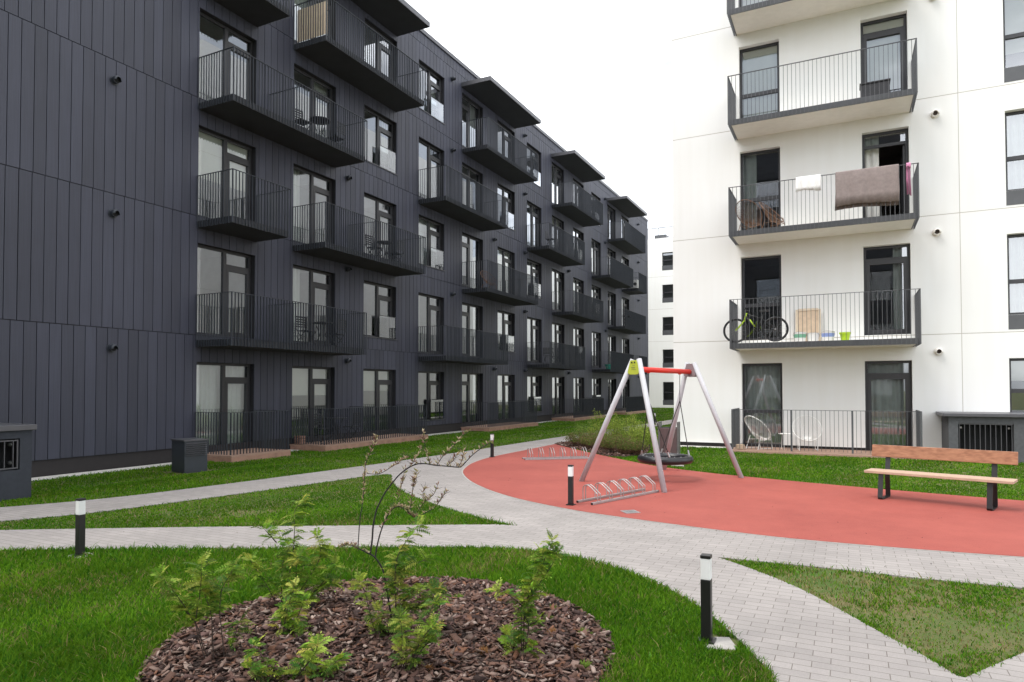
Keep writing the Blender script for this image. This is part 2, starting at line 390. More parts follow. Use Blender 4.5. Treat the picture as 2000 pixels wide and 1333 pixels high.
top_upper = [(-13.2, 2.0), (-11.7, 4.0), (-10.84, 5.29), (-10.25, 6.5), (-9.93, 8.1), (-9.66, 10.2), (-9.42, 12.4), (-9.28, 14.44), (-9.15, 16.96), (-9.08, 19.0), (-8.98, 21.5), (-8.78, 27.17), (-8.46, 35.93), (-8.2, 47)]
low_bot = [(-12.2, 1.4), (-10.0, 2.7), (-7.97, 3.9), (-7.02, 4.39), (-5.61, 5.14), (-4.40, 5.80), (-3.7, 6.16), (-3.18, 6.34), (-2.71, 6.35), (-2.29, 6.25), (-1.86, 6.05), (-1.39, 5.69), (-1.02, 5.29), (-0.73, 4.84), (-0.52, 4.46), (-0.39, 4.17), (-0.28, 3.4), (-0.25, 2.4), (-0.25, 1.0)]
red_left = [(-7.92, 18.72), (-7.88, 16.53), (-7.84, 14.56), (-7.62, 13.28), (-7.27, 12.3), (-6.88, 11.55), (-6.22, 10.68), (-5.57, 10.02), (-4.93, 9.50), (-4.32, 9.12), (-3.58, 8.78), (-2.91, 8.56), (-1.41, 8.25), (-0.29, 8.14), (1.57, 8.28), (4.0, 8.7), (7.0, 9.6)]
red_top = [(-7.92, 18.72), (-7.17, 17.86), (-6.11, 16.70), (-5.03, 15.60), (-4.14, 14.75), (-3.45, 14.20), (-2.3, 13.62), (-1.33, 13.28), (-0.45, 13.0), (1.06, 12.62), (2.35, 12.36), (4.5, 12.0), (7.0, 11.8)]
isl_lens = [(-10.75, 3.50)] + sc2([(-9.72, 4.75), (-9.26, 5.6), (-8.88, 7.21), (-8.54, 8.96), (-8.36, 10.2)]) + sc2([(-8.22, 10.72), (-8.05, 10.74), (-7.85, 10.5), (-7.52, 10.07), (-6.93, 9.43), (-6.25, 8.85), (-5.44, 8.30), (-4.73, 7.89), (-4.07, 7.57), (-3.66, 7.43)]) + sc2([(-3.9, 7.38), (-4.86, 6.87), (-7.06, 5.66), (-9.15, 4.42)])
isl_right = sc2([(-1.18, 6.93), (-0.25, 6.98), (0.58, 6.97), (1.32, 7.01), (1.95, 7.0)]) + sc2([(1.85, 6.7), (1.45, 6.0), (1.0, 5.32), (0.81, 5.03), (0.60, 4.70)]) + sc2([(0.56, 4.71), (0.41, 4.98), (0.19, 5.31), (-0.07, 5.72), (-0.38, 6.17), (-0.75, 6.57), (-1.15, 6.92)])[:-1]
paved = sc2(top_upper) + [(-7.2, 47), (-7.5, 33), (-7.75, 25), (-7.8, 19.3), (-7.6, 18.3), (-7.17, 17.76), (-6.11, 16.6), (-5.03, 15.5), (-4.14, 14.6), (-2.3, 13.4), (-0.45, 12.8), (2.3, 12.1), (7, 11.5), (9.5, 11), (9.5, 8.0), (6, 7.5), (3.3, 7.3), (2.4, 6.0), (1.7, 4.8), (1.25, 3.4), (1.0, 1.0)] + list(reversed(sc2(low_bot)))
pv = MB().poly(paved, 0.012, [isl_lens, isl_right], thick=0.10)
tag(pv.build('paved_path', M['pavers']), kind='structure')
red = sc2(red_left) + list(reversed(sc2(red_top)))[:-1]
tag(MB().poly(red, 0.020, thick=0.05).build('rubber_playground_surface', M['rubber']), kind='structure')
# pale edging line between pavers and rubber
e = MB(); ch = smooth_chain(red_left, 6)
for a, b in zip(ch[:-1], ch[1:]):
    d = (b-a).normalized(); nrm = Vector((d.y, -d.x, 0)) * 0.03
    z = Vector((0, 0, 0.0155)); e.quad(a-nrm+z, b-nrm+z, b+nrm+z, a+nrm+z)
tag(e.build('path_edging', M['concrete']), kind='structure')
BEDC, BEDR = (-2.75, 3.65), 1.49
bed2 = sc2([(-7.95, 18.75), (-7.17, 17.93), (-6.11, 16.8), (-5.3, 15.98), (-4.85, 16.1), (-4.7, 17.2), (-5.2, 19.4), (-6.2, 21.5), (-7.2, 22.4), (-7.7, 21), (-7.95, 18.75)])[:-1]
def bedz(x, y):
    d = math.hypot(x-BEDC[0], y-BEDC[1])/BEDR; return 0.012 + 0.05*max(0, 1-d*d)
b = MB(); b.v.append((BEDC[0], BEDC[1], 0.062))
nr, na = 8, 64
for i in range(1, nr+1):
    for k in range(na):
        t = 2*math.pi*k/na; rr = BEDR*i/nr*(1+(0.03*math.sin(5*t)+0.02*math.sin(9*t+1) if i == nr else 0)); x = BEDC[0]+rr*math.cos(t); y = BEDC[1]+rr*math.sin(t)
        b.v.append((x, y, bedz(x, y) if i < nr else 0.004))
for k in range(na): b.f.append((0, 1+k, 1+(k+1) % na))
for i in range(nr-1):
    for k in range(na): k2 = (k+1) % na; b.f.append((1+i*na+k, 1+(i+1)*na+k, 1+(i+1)*na+k2, 1+i*na+k2))
tag(b.build('planting_bed', M['mulch_soil']), kind='structure')
tag(MB().poly(bed2, 0.026, thick=0.05).build('far_planting_bed', M['mulch_soil']), kind='structure')
tag(MB().box(-14.79, -14.3, -2, 55, -0.2, -0.095).build('gravel_strip', M['gravel']), kind='structure')
tag(MB().box(-4.6, 8, 19.55, 20.03, -0.1, 0.012).build('gravel_border', M['gravel']), kind='structure')

# grass: blades spread so that their number per square metre falls with distance
def make_grass():
    Nn = 1900000
    r = 2.4*np.exp(rng.uniform(0, math.log(70/2.4), Nn)); th = rng.uniform(R(-78), R(24), Nn)
    x = r*np.sin(th); y = r*np.cos(th)
    th0 = -0.4643
    ok = (x > -14.35) | (y > 55.5)
    ok &= ~((y > 19.6) & (x > -4.7)); ok &= x > -17
    jx, jy = x+rng.normal(0, .016, Nn), y+rng.normal(0, .016, Nn)
    ok &= ~(inpoly(jx, jy, paved) & ~inpoly(jx, jy, isl_lens) & ~inpoly(jx, jy, isl_right))
    ok &= ~inpoly(jx, jy, red) & ~inpoly(x, y, bed2)
    ok &= np.hypot(x-BEDC[0], y-BEDC[1]) > BEDR*0.985
    for (a0, a1, b0, b1) in SOLID: ok &= ~((x > a0) & (x < a1) & (y > b0) & (y < b1))
    n1 = vnoise(x, y, 1.6); n2 = vnoise(x, y, 4.5, 5); n3 = vnoise(x, y, 13, 9)
    inR = inpoly(x, y, isl_right); inL = inpoly(x, y, isl_lens)
    bare = n1*0.6+n2*0.5+n3*0.35+0.25*vnoise(x, y, 27, 2)
    thr = np.where(inR, -0.22, np.where(inL, 0.55, 0.72))
    # trodden strip along the path edges of the middle lawn
    bare = bare+np.where(inL, 0.55*np.exp(-((y-(0.42*x+9.6))/0.30)**2), 0)+np.where(inR, 0.5*np.exp(-(((x-0.35)/0.5)**2+((y-5.6)/0.35)**2)), 0)
    p_bare = np.clip((bare-thr)*1.5, 0, 0.80)
    ok &= rng.uniform(0, 1, Nn) > p_bare
    x, y, r, n1, n2, n3, inR, inL = (a[ok] for a in (x, y, r, n1, n2, n3, inR, inL)); n = len(x)
    lush = np.clip(0.5+0.5*vnoise(x, y, 0.9, 3), 0, 1)
    h = (0.030+0.040*lush)*rng.uniform(0.5, 1.35, n)*np.where(inR, 0.62, 1)*np.where(inL, 0.72, 1)*np.where(r > 9, 0.8, 1)
    tuft = rng.uniform(0, 1, n) > 0.97; h = np.where(tuft, h*1.5, h)
    wd = 0.0021*np.maximum(1, r/3.2)**0.80*rng.uniform(0.7, 1.4, n)
    weed = rng.uniform(0, 1, n) > 0.985; wd = np.where(weed, wd*3.2, wd); h = np.where(weed, h*0.6, h)
    az = rng.uniform(0, 2*math.pi, n); la = rng.uniform(0, 2*math.pi, n)+n2; lean = rng.uniform(0.15, 1.05, n)*h
    dx, dy = np.cos(az)*wd, np.sin(az)*wd; lx, ly = np.cos(la)*lean, np.sin(la)*lean
    z0 = zgn(x)-0.004
    V = np.empty((n, 5, 3))
    V[:, 0] = np.stack([x-dx, y-dy, z0], 1); V[:, 1] = np.stack([x+dx, y+dy, z0], 1)
    V[:, 2] = np.stack([x-dx*.8+lx*.35, y-dy*.8+ly*.35, z0+h*.6], 1); V[:, 3] = np.stack([x+dx*.8+lx*.35, y+dy*.8+ly*.35, z0+h*.6], 1)
    V[:, 4] = np.stack([x+lx, y+ly, z0+h*rng.uniform(.8, 1, n)], 1)
    base = np.arange(n)[:, None]*5
    loops = (base+np.array([0, 1, 3, 2, 2, 3, 4])).ravel()
    st = (np.arange(n)[:, None]*7+np.array([0, 4])).ravel()
    g1 = np.array([0.054, 0.160, 0.006]); g2 = np.array([0.145, 0.268, 0.014]); dk = np.array([0.030, 0.120, 0.008]); dry = np.array([0.34, 0.27, 0.12])
    t = np.clip(rng.uniform(0, 1, n)*0.6+0.3*n1+0.2, 0, 1)[:, None]
    c = g1*(1-t)+g2*t
    c = c*(1+0.28*vnoise(x, y, 2.3, 14))[:, None]*np.where(vnoise(x, y, 6.0, 19) > 0.55, 1.18, 1.0)[:, None]
    k = (rng.uniform(0, 1, n) < 0.22)[:, None]; c = np.where(k, dk, c)
    pd = np.clip(0.05+0.35*(n1*0.5+n2*0.6)+np.where(inR, 0.18, 0)+np.where(inL, 0.05, 0), 0.03, 0.6)*np.where((r > 9), 0.45, 1)
    k = (rng.uniform(0, 1, n) < pd)[:, None]; c = np.where(k, dry*rng.uniform(0.5, 1.0, (n, 1)), c)
    c = np.where(weed[:, None], np.array([0.13, 0.30, 0.05]), c)
    sp = np.where(r > 7, 0.14, 0.25)[:, None]; c = c*(1+rng.uniform(-1, 1, (n, 1))*sp)
    cols = np.repeat(c, 5, 0)
    npmesh('grass', V.reshape(-1, 3), loops, st, cols, M['grass'], 'stuff')
def make_chips(name, pts, size=1.0):
    n = len(pts); x, y, z = pts.T
    L = rng.uniform(.010, .046, n)**1.0*size; Wd = L*rng.uniform(.25, .65, n); T = rng.uniform(.0015, .0045, n)*size
    a = rng.uniform(0, 6.28, n); t1 = rng.normal(0, .32, n); t2 = rng.normal(0, .55, n)
    ex = np.stack([np.cos(a)*np.cos(t1), np.sin(a)*np.cos(t1), np.sin(t1)], 1)
    ey = np.stack([-np.sin(a)*np.cos(t2), np.cos(a)*np.cos(t2), np.sin(t2)], 1); ez = np.cross(ex, ey)
    sg = np.array([[-1, -.7, -1], [.8, -1, -1], [1, .6, -1], [-.5, 1, -1], [-1, -.7, 1], [.8, -1, 1], [1, .6, 1], [-.5, 1, 1]])
    V = np.empty((n, 8, 3))
    for k in range(8):
        j = sg[k][None]*rng.uniform(.65, 1.1, (n, 3))
        V[:, k] = pts+ex*(j[:, :1]*L[:, None])+ey*(j[:, 1:2]*Wd[:, None])+ez*(sg[k][2]*T[:, None])
    F = np.array([0, 3, 2, 1, 4, 5, 6, 7, 0, 1, 5, 4, 1, 2, 6, 5, 2, 3, 7, 6, 3, 0, 4, 7])
    loops = (np.arange(n)[:, None]*8+F).ravel(); st = np.arange(n*6)*4
    pal = np.array([[.125, .068, .050], [.080, .043, .034], [.18, .122, .100], [.27, .205, .175], [.034, .019, .016], [.16, .075, .045], [.105, .060, .052]])
    c = pal[rng.choice(7, n, p=[.26, .2, .16, .09, .15, .06, .08])]*rng.uniform(.7, 1.25, (n, 1))
    npmesh(name, V.reshape(-1, 3), loops, st, np.repeat(c, 8, 0), M['chip'], 'stuff')
n = 13000; rr = BEDR*np.sqrt(rng.uniform(0, 1, n))*0.995; tt = rng.uniform(0, 6.283, n)
make_chips('bark_mulch', size=0.82, pts=np.stack([BEDC[0]+rr*np.cos(tt), BEDC[1]+rr*np.sin(tt), 0.014+0.05*np.clip(1-(rr/BEDR)**2, 0, 1)+rng.uniform(0, .02, n)], 1))
n = 1700; rr = BEDR*np.sqrt(rng.uniform(0, 1, n))*0.98; tt = rng.uniform(0, 6.283, n)
make_chips('coarse_bark_mulch', size=1.2, pts=np.stack([BEDC[0]+rr*np.cos(tt), BEDC[1]+rr*np.sin(tt), 0.026+0.05*np.clip(1-(rr/BEDR)**2, 0, 1)+rng.uniform(0, .018, n)], 1))
xx = rng.uniform(-8, 3, 1500); yy = rng.uniform(5, 18, 1500); k = (inpoly(xx, yy, red) | inpoly(xx, yy, paved)) & ~inpoly(xx, yy, isl_lens) & ~inpoly(xx, yy, isl_right) & ~inpoly(xx, yy, bed2)
kk = k & (rng.uniform(0, 1, 1500) < .35); make_chips('ground_litter', np.stack([xx[kk], yy[kk], np.full(kk.sum(), 0.0235)], 1), 0.22)
xx = rng.uniform(-8, -4.6, 9000); yy = rng.uniform(15.8, 22.4, 9000); k = inpoly(xx, yy, bed2)
make_chips('far_bark_mulch', np.stack([xx[k], yy[k], 0.03+rng.uniform(0, .02, k.sum())], 1), 1.3)
SOLID = [(-15, -13.45, 11.5, 13.45), (-15, -13.4, 14.7, 20.15), (-15, -13.4, 24.6, 29.9), (-15, -13.4, 34.4, 39.8), (-15, -13.4, 44.2, 49.6),
         (-16, -11.6, -3, 6.1), (-13.3, -12.45, 9.55, 10.4), (-2.95, 1.8, 18.5, 20.1), (2.1, 9, 18.65, 20.1), (-7.10, -6.86, 4.04, 4.24), (-0.84, -0.66, 4.49, 4.76), (-3.85, -3.3, 14.85, 15.2)]
make_grass()
# ------------------------------------------------------------------ facades: u runs along the wall, w points out of it, z is up
class Fac:
    def __init__(s, kind, off): s.k = kind; s.o = off
    def P(s, u, w, z):
        return (s.o + w, u, z) if s.k == 'D' else (u, s.o - w, z)
    def box(s, mb, u0, u1, w0, w1, z0, z1):
        a = s.P(u0, w0, z0); b = s.P(u1, w1, z1); mb.box(a[0], b[0], a[1], b[1], a[2], b[2]); return mb
    def pane(s, mb, u0, u1, w, z0, z1):       # one quad facing out of the wall
        if s.k == 'D': mb.quad(s.P(u0, w, z0), s.P(u1, w, z0), s.P(u1, w, z1), s.P(u0, w, z1))
        else: mb.quad(s.P(u0, w, z0), s.P(u1, w, z0), s.P(u1, w, z1), s.P(u0, w, z1))
        return mb
DF = Fac('D', -14.79); WF = Fac('W', 20.03); FF = Fac('W', 62.4)

def skeleton(fac, mb, U0, U1, Z0, Z1, w0, w1, holes):
    us = sorted({U0, U1} | {h[0] for h in holes} | {h[1] for h in holes})
    for a, b in zip(us[:-1], us[1:]):
        if b-a < 1e-5: continue
        c = (a+b)/2; zz = [Z0]
        for h in sorted(h for h in holes if h[0] < c < h[1]) if False else sorted([h for h in holes if h[0] < c < h[1]], key=lambda h: h[2]): zz += [h[2], h[3]]
        zz.append(Z1)
        for i in range(0, len(zz), 2):
            if zz[i+1]-zz[i] > 1e-4: fac.box(mb, a, b, w0, w1, zz[i], zz[i+1])

def rooms(fac, mb, holes, depth, wide=0.6):
    for (u0, u1, z0, z1) in holes:
        c = (u0+u1)/2; hw = (u1-u0)/2+wide; lv = round((z1-2.4)/3.05); f0 = 0.03+3.05*lv; f1 = f0+2.62
        f0 = min(f0, z0-0.01)
        P = fac.P; a = -0.36
        q = [((c-hw, f0), (c+hw, f0)), ]
        mb.quad(P(c-hw, a, f0), P(c+hw, a, f0), P(c+hw, -depth, f0), P(c-hw, -depth, f0))
        mb.quad(P(c-hw, a, f1), P(c+hw, a, f1), P(c+hw, -depth, f1), P(c-hw, -depth, f1))
        mb.quad(P(c-hw, a, f0), P(c-hw, a, f1), P(c-hw, -depth, f1), P(c-hw, -depth, f0))
        mb.quad(P(c+hw, a, f0), P(c+hw, a, f1), P(c+hw, -depth, f1), P(c+hw, -depth, f0))
        mb.quad(P(c-hw, -depth, f0), P(c+hw, -depth, f0), P(c+hw, -depth, f1), P(c-hw, -depth, f1))

def curtain(fac, parent, u0, u1, z0, z1, w=-0.42, name='curtain', m='curtain', amp=0.035, per=0.16, ph=0.0):
    mb = MB(); n = max(6, int((u1-u0)/0.03)); pts = []
    for i in range(n+1):
        u = u0+(u1-u0)*i/n; k = 2*math.pi*u/per; ww = w+amp*math.sin(k+ph+1.3*math.sin(u*3.1))
        for z, s in ((z0, 1.25), (z1, 0.8)): mb.v.append(fac.P(u, w+(ww-w)*s, z))
    for i in range(n): mb.f.append((2*i, 2*i+2, 2*i+3, 2*i+1))
    return mb.build(name, M[m], parent, smooth=True)

FR = 0.065
def window(fac, root, u0, u1, z0, z1, style='door', mirror=False, drape=None, seed=0, open_leaf=False):
    f = MB(); g = MB(); wa, wb = -0.235, -0.165; B = lambda a, b, c, d, x=0.0: fac.box(f, a, b, wa-x*0, wb+x, c, d)
    wg = -0.20
    B(u0, u1, z0, z0+FR); B(u0, u1, z1-FR, z1); B(u0, u0+FR, z0+FR, z1-FR); B(u1-FR, u1, z0+FR, z1-FR)
    if style in ('door', 'guarded'):
        um = u0+0.52*(u1-u0) if not mirror else u0+0.48*(u1-u0)
        B(um-0.05, um+0.05, z0+FR, z1-FR, 0.012)
        fa, fb_ = (u0+FR, um-0.05) if not mirror else (um+0.05, u1-FR)     # fixed pane
        la, lb = (um+0.05, u1-FR) if not mirror else (u0+FR, um-0.05)      # leaf
        zt = z1-0.42
        B(la, lb, zt-0.05, zt+0.05, 0.006)
        L = 0.075
        for q in ((la, lb, z0+FR, z0+FR+L), (la, lb, zt-0.05-L, zt-0.05), (la, la+L, z0+FR+L, zt-0.05-L), (lb-L, lb, z0+FR+L, zt-0.05-L)): B(*q, 0.018)
        fac.pane(g, fa, fb_, wg, z0+FR, z1-FR); fac.pane(g, la, lb, wg, zt+0.05, z1-FR); fac.pane(g, la+L, lb-L, wg, z0+FR+L, zt-0.05-L)
    elif style == 'single_door':
        zt = z1-0.36; L = 0.085
        B(u0+FR, u1-FR, zt-0.04, zt+0.04, 0.006); a, b = u0+FR, u1-FR
        fac.pane(g, a, b, wg, zt+0.04, z1-FR)
        if not open_leaf:
            for q in ((a, b, z0+FR, z0+FR+L), (a, b, zt-0.04-L, zt-0.04), (a, a+L, z0+FR+L, zt-0.04-L), (b-L, b, z0+FR+L, zt-0.04-L)): B(*q, 0.018)
            fac.pane(g, a+L, b-L, wg, z0+FR+L, zt-0.04-L)
        else:      # leaf swung into the room
            for q in ((z0+FR, z0+FR+L), (zt-0.04-L, zt-0.04)): fac.box(f, b-0.06, b, wa-0.86, wa-0.005, q[0], q[1])
            fac.box(f, b-0.06, b, wa-0.09, wa-0.005, z0+FR+L, zt-0.04-L); fac.box(f, b-0.06, b, wa-0.86, wa-0.77, z0+FR+L, zt-0.04-L)
    elif style == 'fixed':
        zm = z0+(z1-z0)*0.42; B(u0+FR, u1-FR, zm-0.05, zm+0.05, 0.006)
        fac.pane(g, u0+FR, u1-FR, wg, z0+FR, zm-0.05); fac.pane(g, u0+FR, u1-FR, wg, zm+0.05, z1-FR)
    fo = f.build('window', M['wframe'], root)
    g.build('pane', M['glass'], fo)
    if style == 'guarded':
        gb = MB(); a, b = ((u0+u1)/2-0.02, u1+0.0)
        if mirror: a, b = u0, (u0+u1)/2+0.02
        fac.box(gb, a, b, -0.035, -0.02, z0+0.78, z0+0.80)
        gb2 = MB(); fac.pane(gb2, a, b, -0.027, z0+0.02, z0+0.78)
        go = gb.build('guard_rail', M['wframe'], fo); gb2.build('guard_glass', M['glass'], fo)
    if style in ('guarded', 'fixed') and fac.k == 'D':
        s_ = MB(); fac.box(s_, u0-0.03, u1+0.03, -0.16, 0.03, z0-0.03, z0-0.002); s_.build('sill', M['capmetal'], fo)
    rd = random.Random(seed)
    if drape == 'full': curtain(fac, fo, u0-0.05, u1+0.05, z0+0.03, z1+0.1, ph=seed)
    elif drape == 'left': curtain(fac, fo, u0-0.05, u0+0.38*(u1-u0), z0+0.03, z1+0.1, ph=seed)
    elif drape == 'right': curtain(fac, fo, u1-0.35*(u1-u0), u1+0.05, z0+0.03, z1+0.1, ph=seed)
    elif drape == 'both':
        curtain(fac, fo, u0-0.05, u0+0.22*(u1-u0), z0+0.03, z1+0.1, ph=seed); curtain(fac, fo, u1-0.2*(u1-u0), u1+0.05, z0+0.03, z1+0.1, ph=seed)
    elif drape in ('blind', 'blind_low'):
        zb = z1-(z1-z0)*(rd.uniform(.3, .55) if drape == 'blind' else rd.uniform(.75, .98))
        bl = MB(); fac.box(bl, u0+FR, u1-FR, -0.275, -0.27, zb, z1-0.02); bl.build('blind', M['blind'], fo)
    return fo

def railing(fac, parent, u0, u1, wf, z0, z1, ends=(True, True), divider=None, m='dmetal', step=0.1, band=True, posts=(), name='railing', bd=0.03):
    mb = MB(); n = max(2, int(round((u1-u0)/step))); bt = 0.005
    for i in range(n+1):
        u = u0+(u1-u0)*i/n; t = bt if 0 < i < n else 0.012
        fac.box(mb, u-t, u+t, wf-bd, wf, z0, z1-0.012)
    fac.box(mb, u0-0.012, u1+0.012, wf-bd-0.004, wf+0.004, z1-0.012, z1)
    for k, u in ((0, u0), (1, u1)):
        if not ends[k]: continue
        nn = max(2, int(round(wf/step)))
        for i in range(nn):
            ww = 0.02+(wf-0.07)*i/nn
            fac.box(mb, u-bd/2, u+bd/2, ww-bt, ww+bt, z0, z1-0.012)
        fac.box(mb, u-bd/2-0.002, u+bd/2+0.002, 0.0, wf-bd-0.005, z1-0.012, z1)
    if divider:
        nn = int(wf/step)
        for i in range(nn):
            ww = 0.05+(wf-0.12)*i/nn; fac.box(mb, divider-0.012, divider+0.012, ww-bt, ww+bt, z0+0.24, z1-0.012)
        fac.box(mb, divider-0.02, divider+0.02, 0.0, wf-bd-0.005, z1-0.012, z1)
    for u in posts: fac.box(mb, u-0.022, u+0.022, wf-bd-0.012, wf+0.012, z0-0.02, z1-0.013)
    return mb.build(name, M[m], parent)

def balcony(fac, root, u0, u1, lv, divider=None, white=False, dw=1.30):
    zb = 2.765+3.05*(lv-1); zt = zb+(0.15 if white else 0.18); mb = MB()
    if white:
        fac.box(mb, u0+0.07, u1-0.07, 0, dw-0.11, zb+0.015, zt-0.01); s = mb.build('balcony', M['soffit'], root)
        fb = MB(); fac.box(fb, u0+0.045, u0+0.07, 0, dw-0.085, zb, zt); fac.box(fb, u1-0.07, u1-0.045, 0, dw-0.085, zb, zt); fac.box(fb, u0+0.07, u1-0.07, dw-0.11, dw-0.085, zb, zt)
        fb.build('fascia', M['wmetal'], s)
    else:
        fac.box(mb, u0+0.03, u1-0.03, 0, dw-0.06, zb+0.01, zt); s = mb.build('balcony', M['dslab'], root)
    railing(fac, s, u0, u1, dw, zb, zb+1.335, divider=divider, m='wmetal' if white else 'dmetal')
    return s

def vent(fac, root, u, z, white=False):
    mb = MB(); c = fac.P(u, 0, z); ax = Vector(fac.P(u, 1, z))-Vector(c)
    mb.lathe(c, [(0.0, 0.012), (0.105, 0.012), (0.105, 0.0), (0.105, 0.012), (0.078, 0.014), (0.078, 0.10), (0.0, 0.10)], 18, ax)
    # hood: half shell above the mouth
    b = len(mb.v); n = 10
    for j, (rr, h) in enumerate(((0.085, 0.02), (0.092, 0.10), (0.085, 0.15), (0.05, 0.175))):
        for k in range(n+1):
            t = math.pi*(k/n)*1.16-0.08*math.pi
            dz = math.sin(t)*rr; du = math.cos(t)*rr; p = fac.P(u+du, h, z+dz); mb.v.append(p)
    for j in range(3):
        for k in range(n): mb.f.append((b+j*(n+1)+k, b+j*(n+1)+k+1, b+(j+1)*(n+1)+k+1, b+(j+1)*(n+1)+k))
    o = mb.build('vent_hood', M['soffit' if white else 'dmetal'], root)
    v = MB(); v.lathe(c, [(0.055 if white else 0.07, 0.1005), (0.0, 0.1008)], 14, ax); v.build('vent_opening', M['ventbrown' if white else 'void'], o)

# ------------------------------------------------------------------ dark boarded building on the left
DB = thing('apartment_building', 'long five storey apartment building clad in vertical charcoal boards with staggered black balconies', 'building', (-14.79, 11.6, 0))
COL = [11.60+3.283*i for i in range(12)]; WW = 1.86; ROOF = 15.86
D_ = {}   # (col, level) -> window spec
holes = []
for i, cu in enumerate(COL):
    for lv in range(5):
        t = i % 3; head = 2.39+3.05*lv; door = False
        if lv in (1, 3): door = t in (0, 1) or i == 11
        elif lv in (2, 4): door = (t in (1, 2)) or i == 0
        else: door = t in (1, 2) or i == 0
        z0 = (0.05 if door else 0.47)+3.05*lv
        u1 = cu+WW
        holes.append((cu, u1, z0, head)); D_[(i, lv)] = (cu, u1, z0, head, door, (i % 6 == 4))
wallback = MB(); skeleton(DF, wallback, -3.0, 55.0, -0.3, ROOF-0.06, -0.35, -0.032, holes)
# building volume behind, end wall and roof
wallback.box(-14.79-12, -14.79-0.352, -3.0, -2.7, -0.3, ROOF-0.1); wallback.box(-14.79-12, -14.79-0.352, 54.7, 55.0, -0.3, ROOF-0.1)
wallback.box(-14.79-12, -14.79-11.7, -2.7, 54.7, -0.3, ROOF-0.1); wallback.box(-14.79-11.7, -14.79-0.352, -2.7, 54.7, ROOF-0.5, ROOF-0.3)
# boards
bd = MB(); BW = 0.2435; gap = 0.007
joints = [0.24]+[3.075+3.05*k for k in range(5)]+[ROOF-0.065]
phase = [0.0, 0.115, 0.13, 0.06, 0.02, 0.10]
for s in range(len(joints)-1):
    z0, z1 = joints[s]+0.008, joints[s+1]-0.008
    hs = [h for h in holes if h[3] > z0 and h[2] < z1]
    nb = int(58.3/BW)+1
    for k in range(nb):
        a = -3.0+k*BW-BW*0.5+phase[s]; b = a+BW; a = max(a, -3.0)+gap; b = min(b, 55.0)-gap
        if b-a < 0.01: continue
        tone = random.uniform(0.82, 1.14); cc = (0.043*tone, 0.046*tone, 0.069*tone)
        cuts = sorted({a, b} | {h[q] for h in hs for q in (0, 1) if a < h[q] < b}); dw = random.uniform(-0.0015, 0.0015)
        for c0, c1 in zip(cuts[:-1], cuts[1:]):
            if c1-c0 < 0.004: continue
            mid = (c0+c1)/2; zz = [z0]
            for h in sorted([h for h in hs if h[0] < mid < h[1]], key=lambda h: h[2]): zz += [h[2], h[3]]
            zz.append(z1)
            for i in range(0, len(zz), 2):
                if zz[i+1]-zz[i] > 0.01:
                    n0 = len(bd.v); DF.box(bd, c0, c1, -0.03, 0.0+dw, zz[i], zz[i+1]); bd.c += [cc]*(len(bd.v)-n0)
# end wall boards (turned corner)
wb = wallback.build('wall', M['darkwall'], DB)
bd.build('board_cladding', M['boards'], wb)
pl = MB(); DF.box(pl, -3.0, 55.0, -0.06, -0.031, -0.3, 0.235); pl.build('plinth', M['dplinth'], DB)
pc = MB(); DF.box(pc, -3.05, 55.04, -0.35, 0.045, ROOF-0.06, ROOF); DF.box(pc, -3.05, 55.04, 0.04, 0.05, ROOF-0.16, ROOF-0.061); pc.build('parapet_cap', M['capmetal'], DB)
rm = MB(); rooms(DF, rm, holes, 3.4); rm.build('interior', M['room'], DB)
DR = {(0, 0): 'full', (0, 1): None, (0, 2): 'blind', (0, 3): None, (1, 0): 'blind', (2, 0): 'blind', (1, 1): 'left', (1, 2): 'left', (2, 1): None, (3, 0): None, (4, 0): 'blind_low', (5, 0): 'right',
      (4, 1): 'full', (5, 1): 'full', (4, 2): 'both', (4, 3): None, (4, 4): 'right', (6, 1): 'both', (6, 2): 'both', (7, 1): 'left', (7, 2): 'blind_low', (6, 3): 'right', (7, 4): 'right', (8, 1): 'full', (10, 1): 'full', (11, 1): 'blind_low', (9, 1): 'right', (1, 4): 'full', (2, 4): None}
opts = [None, None, 'left', 'both', 'blind', 'full', 'right', 'blind_low']
for (i, lv), (a, b, z0, z1, door, mir) in D_.items():
    dr = DR[(i, lv)] if (i, lv) in DR else opts[(i*5+lv*3) % 8]
    window(DF, DB, a, b, z0, z1, 'door' if door else 'guarded', mir, dr, seed=i*7+lv)
for lv in (1, 3):
    for i in (0, 3, 6, 9): balcony(DF, DB, COL[i]-0.03, COL[i]+5.12, lv, divider=(COL[i]+2.35 if i == 0 else None))
    balcony(DF, DB, COL[11]-0.03, COL[11]+2.1, lv)
for lv in (2, 4):
    balcony(DF, DB, COL[0]-0.03, COL[0]+1.90, lv)
    for i in (1, 4, 7, 10): balcony(DF, DB, COL[i]-0.03, COL[i]+5.12, lv, divider=(COL[i]+2.48 if (i, lv) == (1, 2) else None))
for i in (1, 4, 7, 10):
    cn = MB(); DF.box(cn, COL[i]-0.06, COL[i]+5.15, 0, 1.42, 14.78, 14.93); o = cn.build('canopy', M['dslab'], DB)
    ce = MB(); DF.box(ce, COL[i]-0.08, COL[i]+5.17, 0.0, 1.44, 14.932, 14.965); DF.box(ce, COL[i]-0.08, COL[i]+5.17, 1.423, 1.44, 14.79, 14.931); DF.box(ce, COL[i]-0.08, COL[i]-0.062, 0, 1.42, 14.79, 14.931)
    ce.build('canopy_edge', M['capmetal'], o)
for u, lvs in ((9.38, (0, 1, 2, 3, 4)), (17.29, (0, 1, 2)), (23.87, (1, 3, 4)), (27.6, (0, 2)), (30.95, (0, 1, 2, 3, 4)), (37.0, (0, 2)), (43.84, (1, 3, 4)), (51.92, (0, 1, 2, 3, 4))):
    for lv in lvs: vent(DF, DB, u, 2.62+3.04*lv)
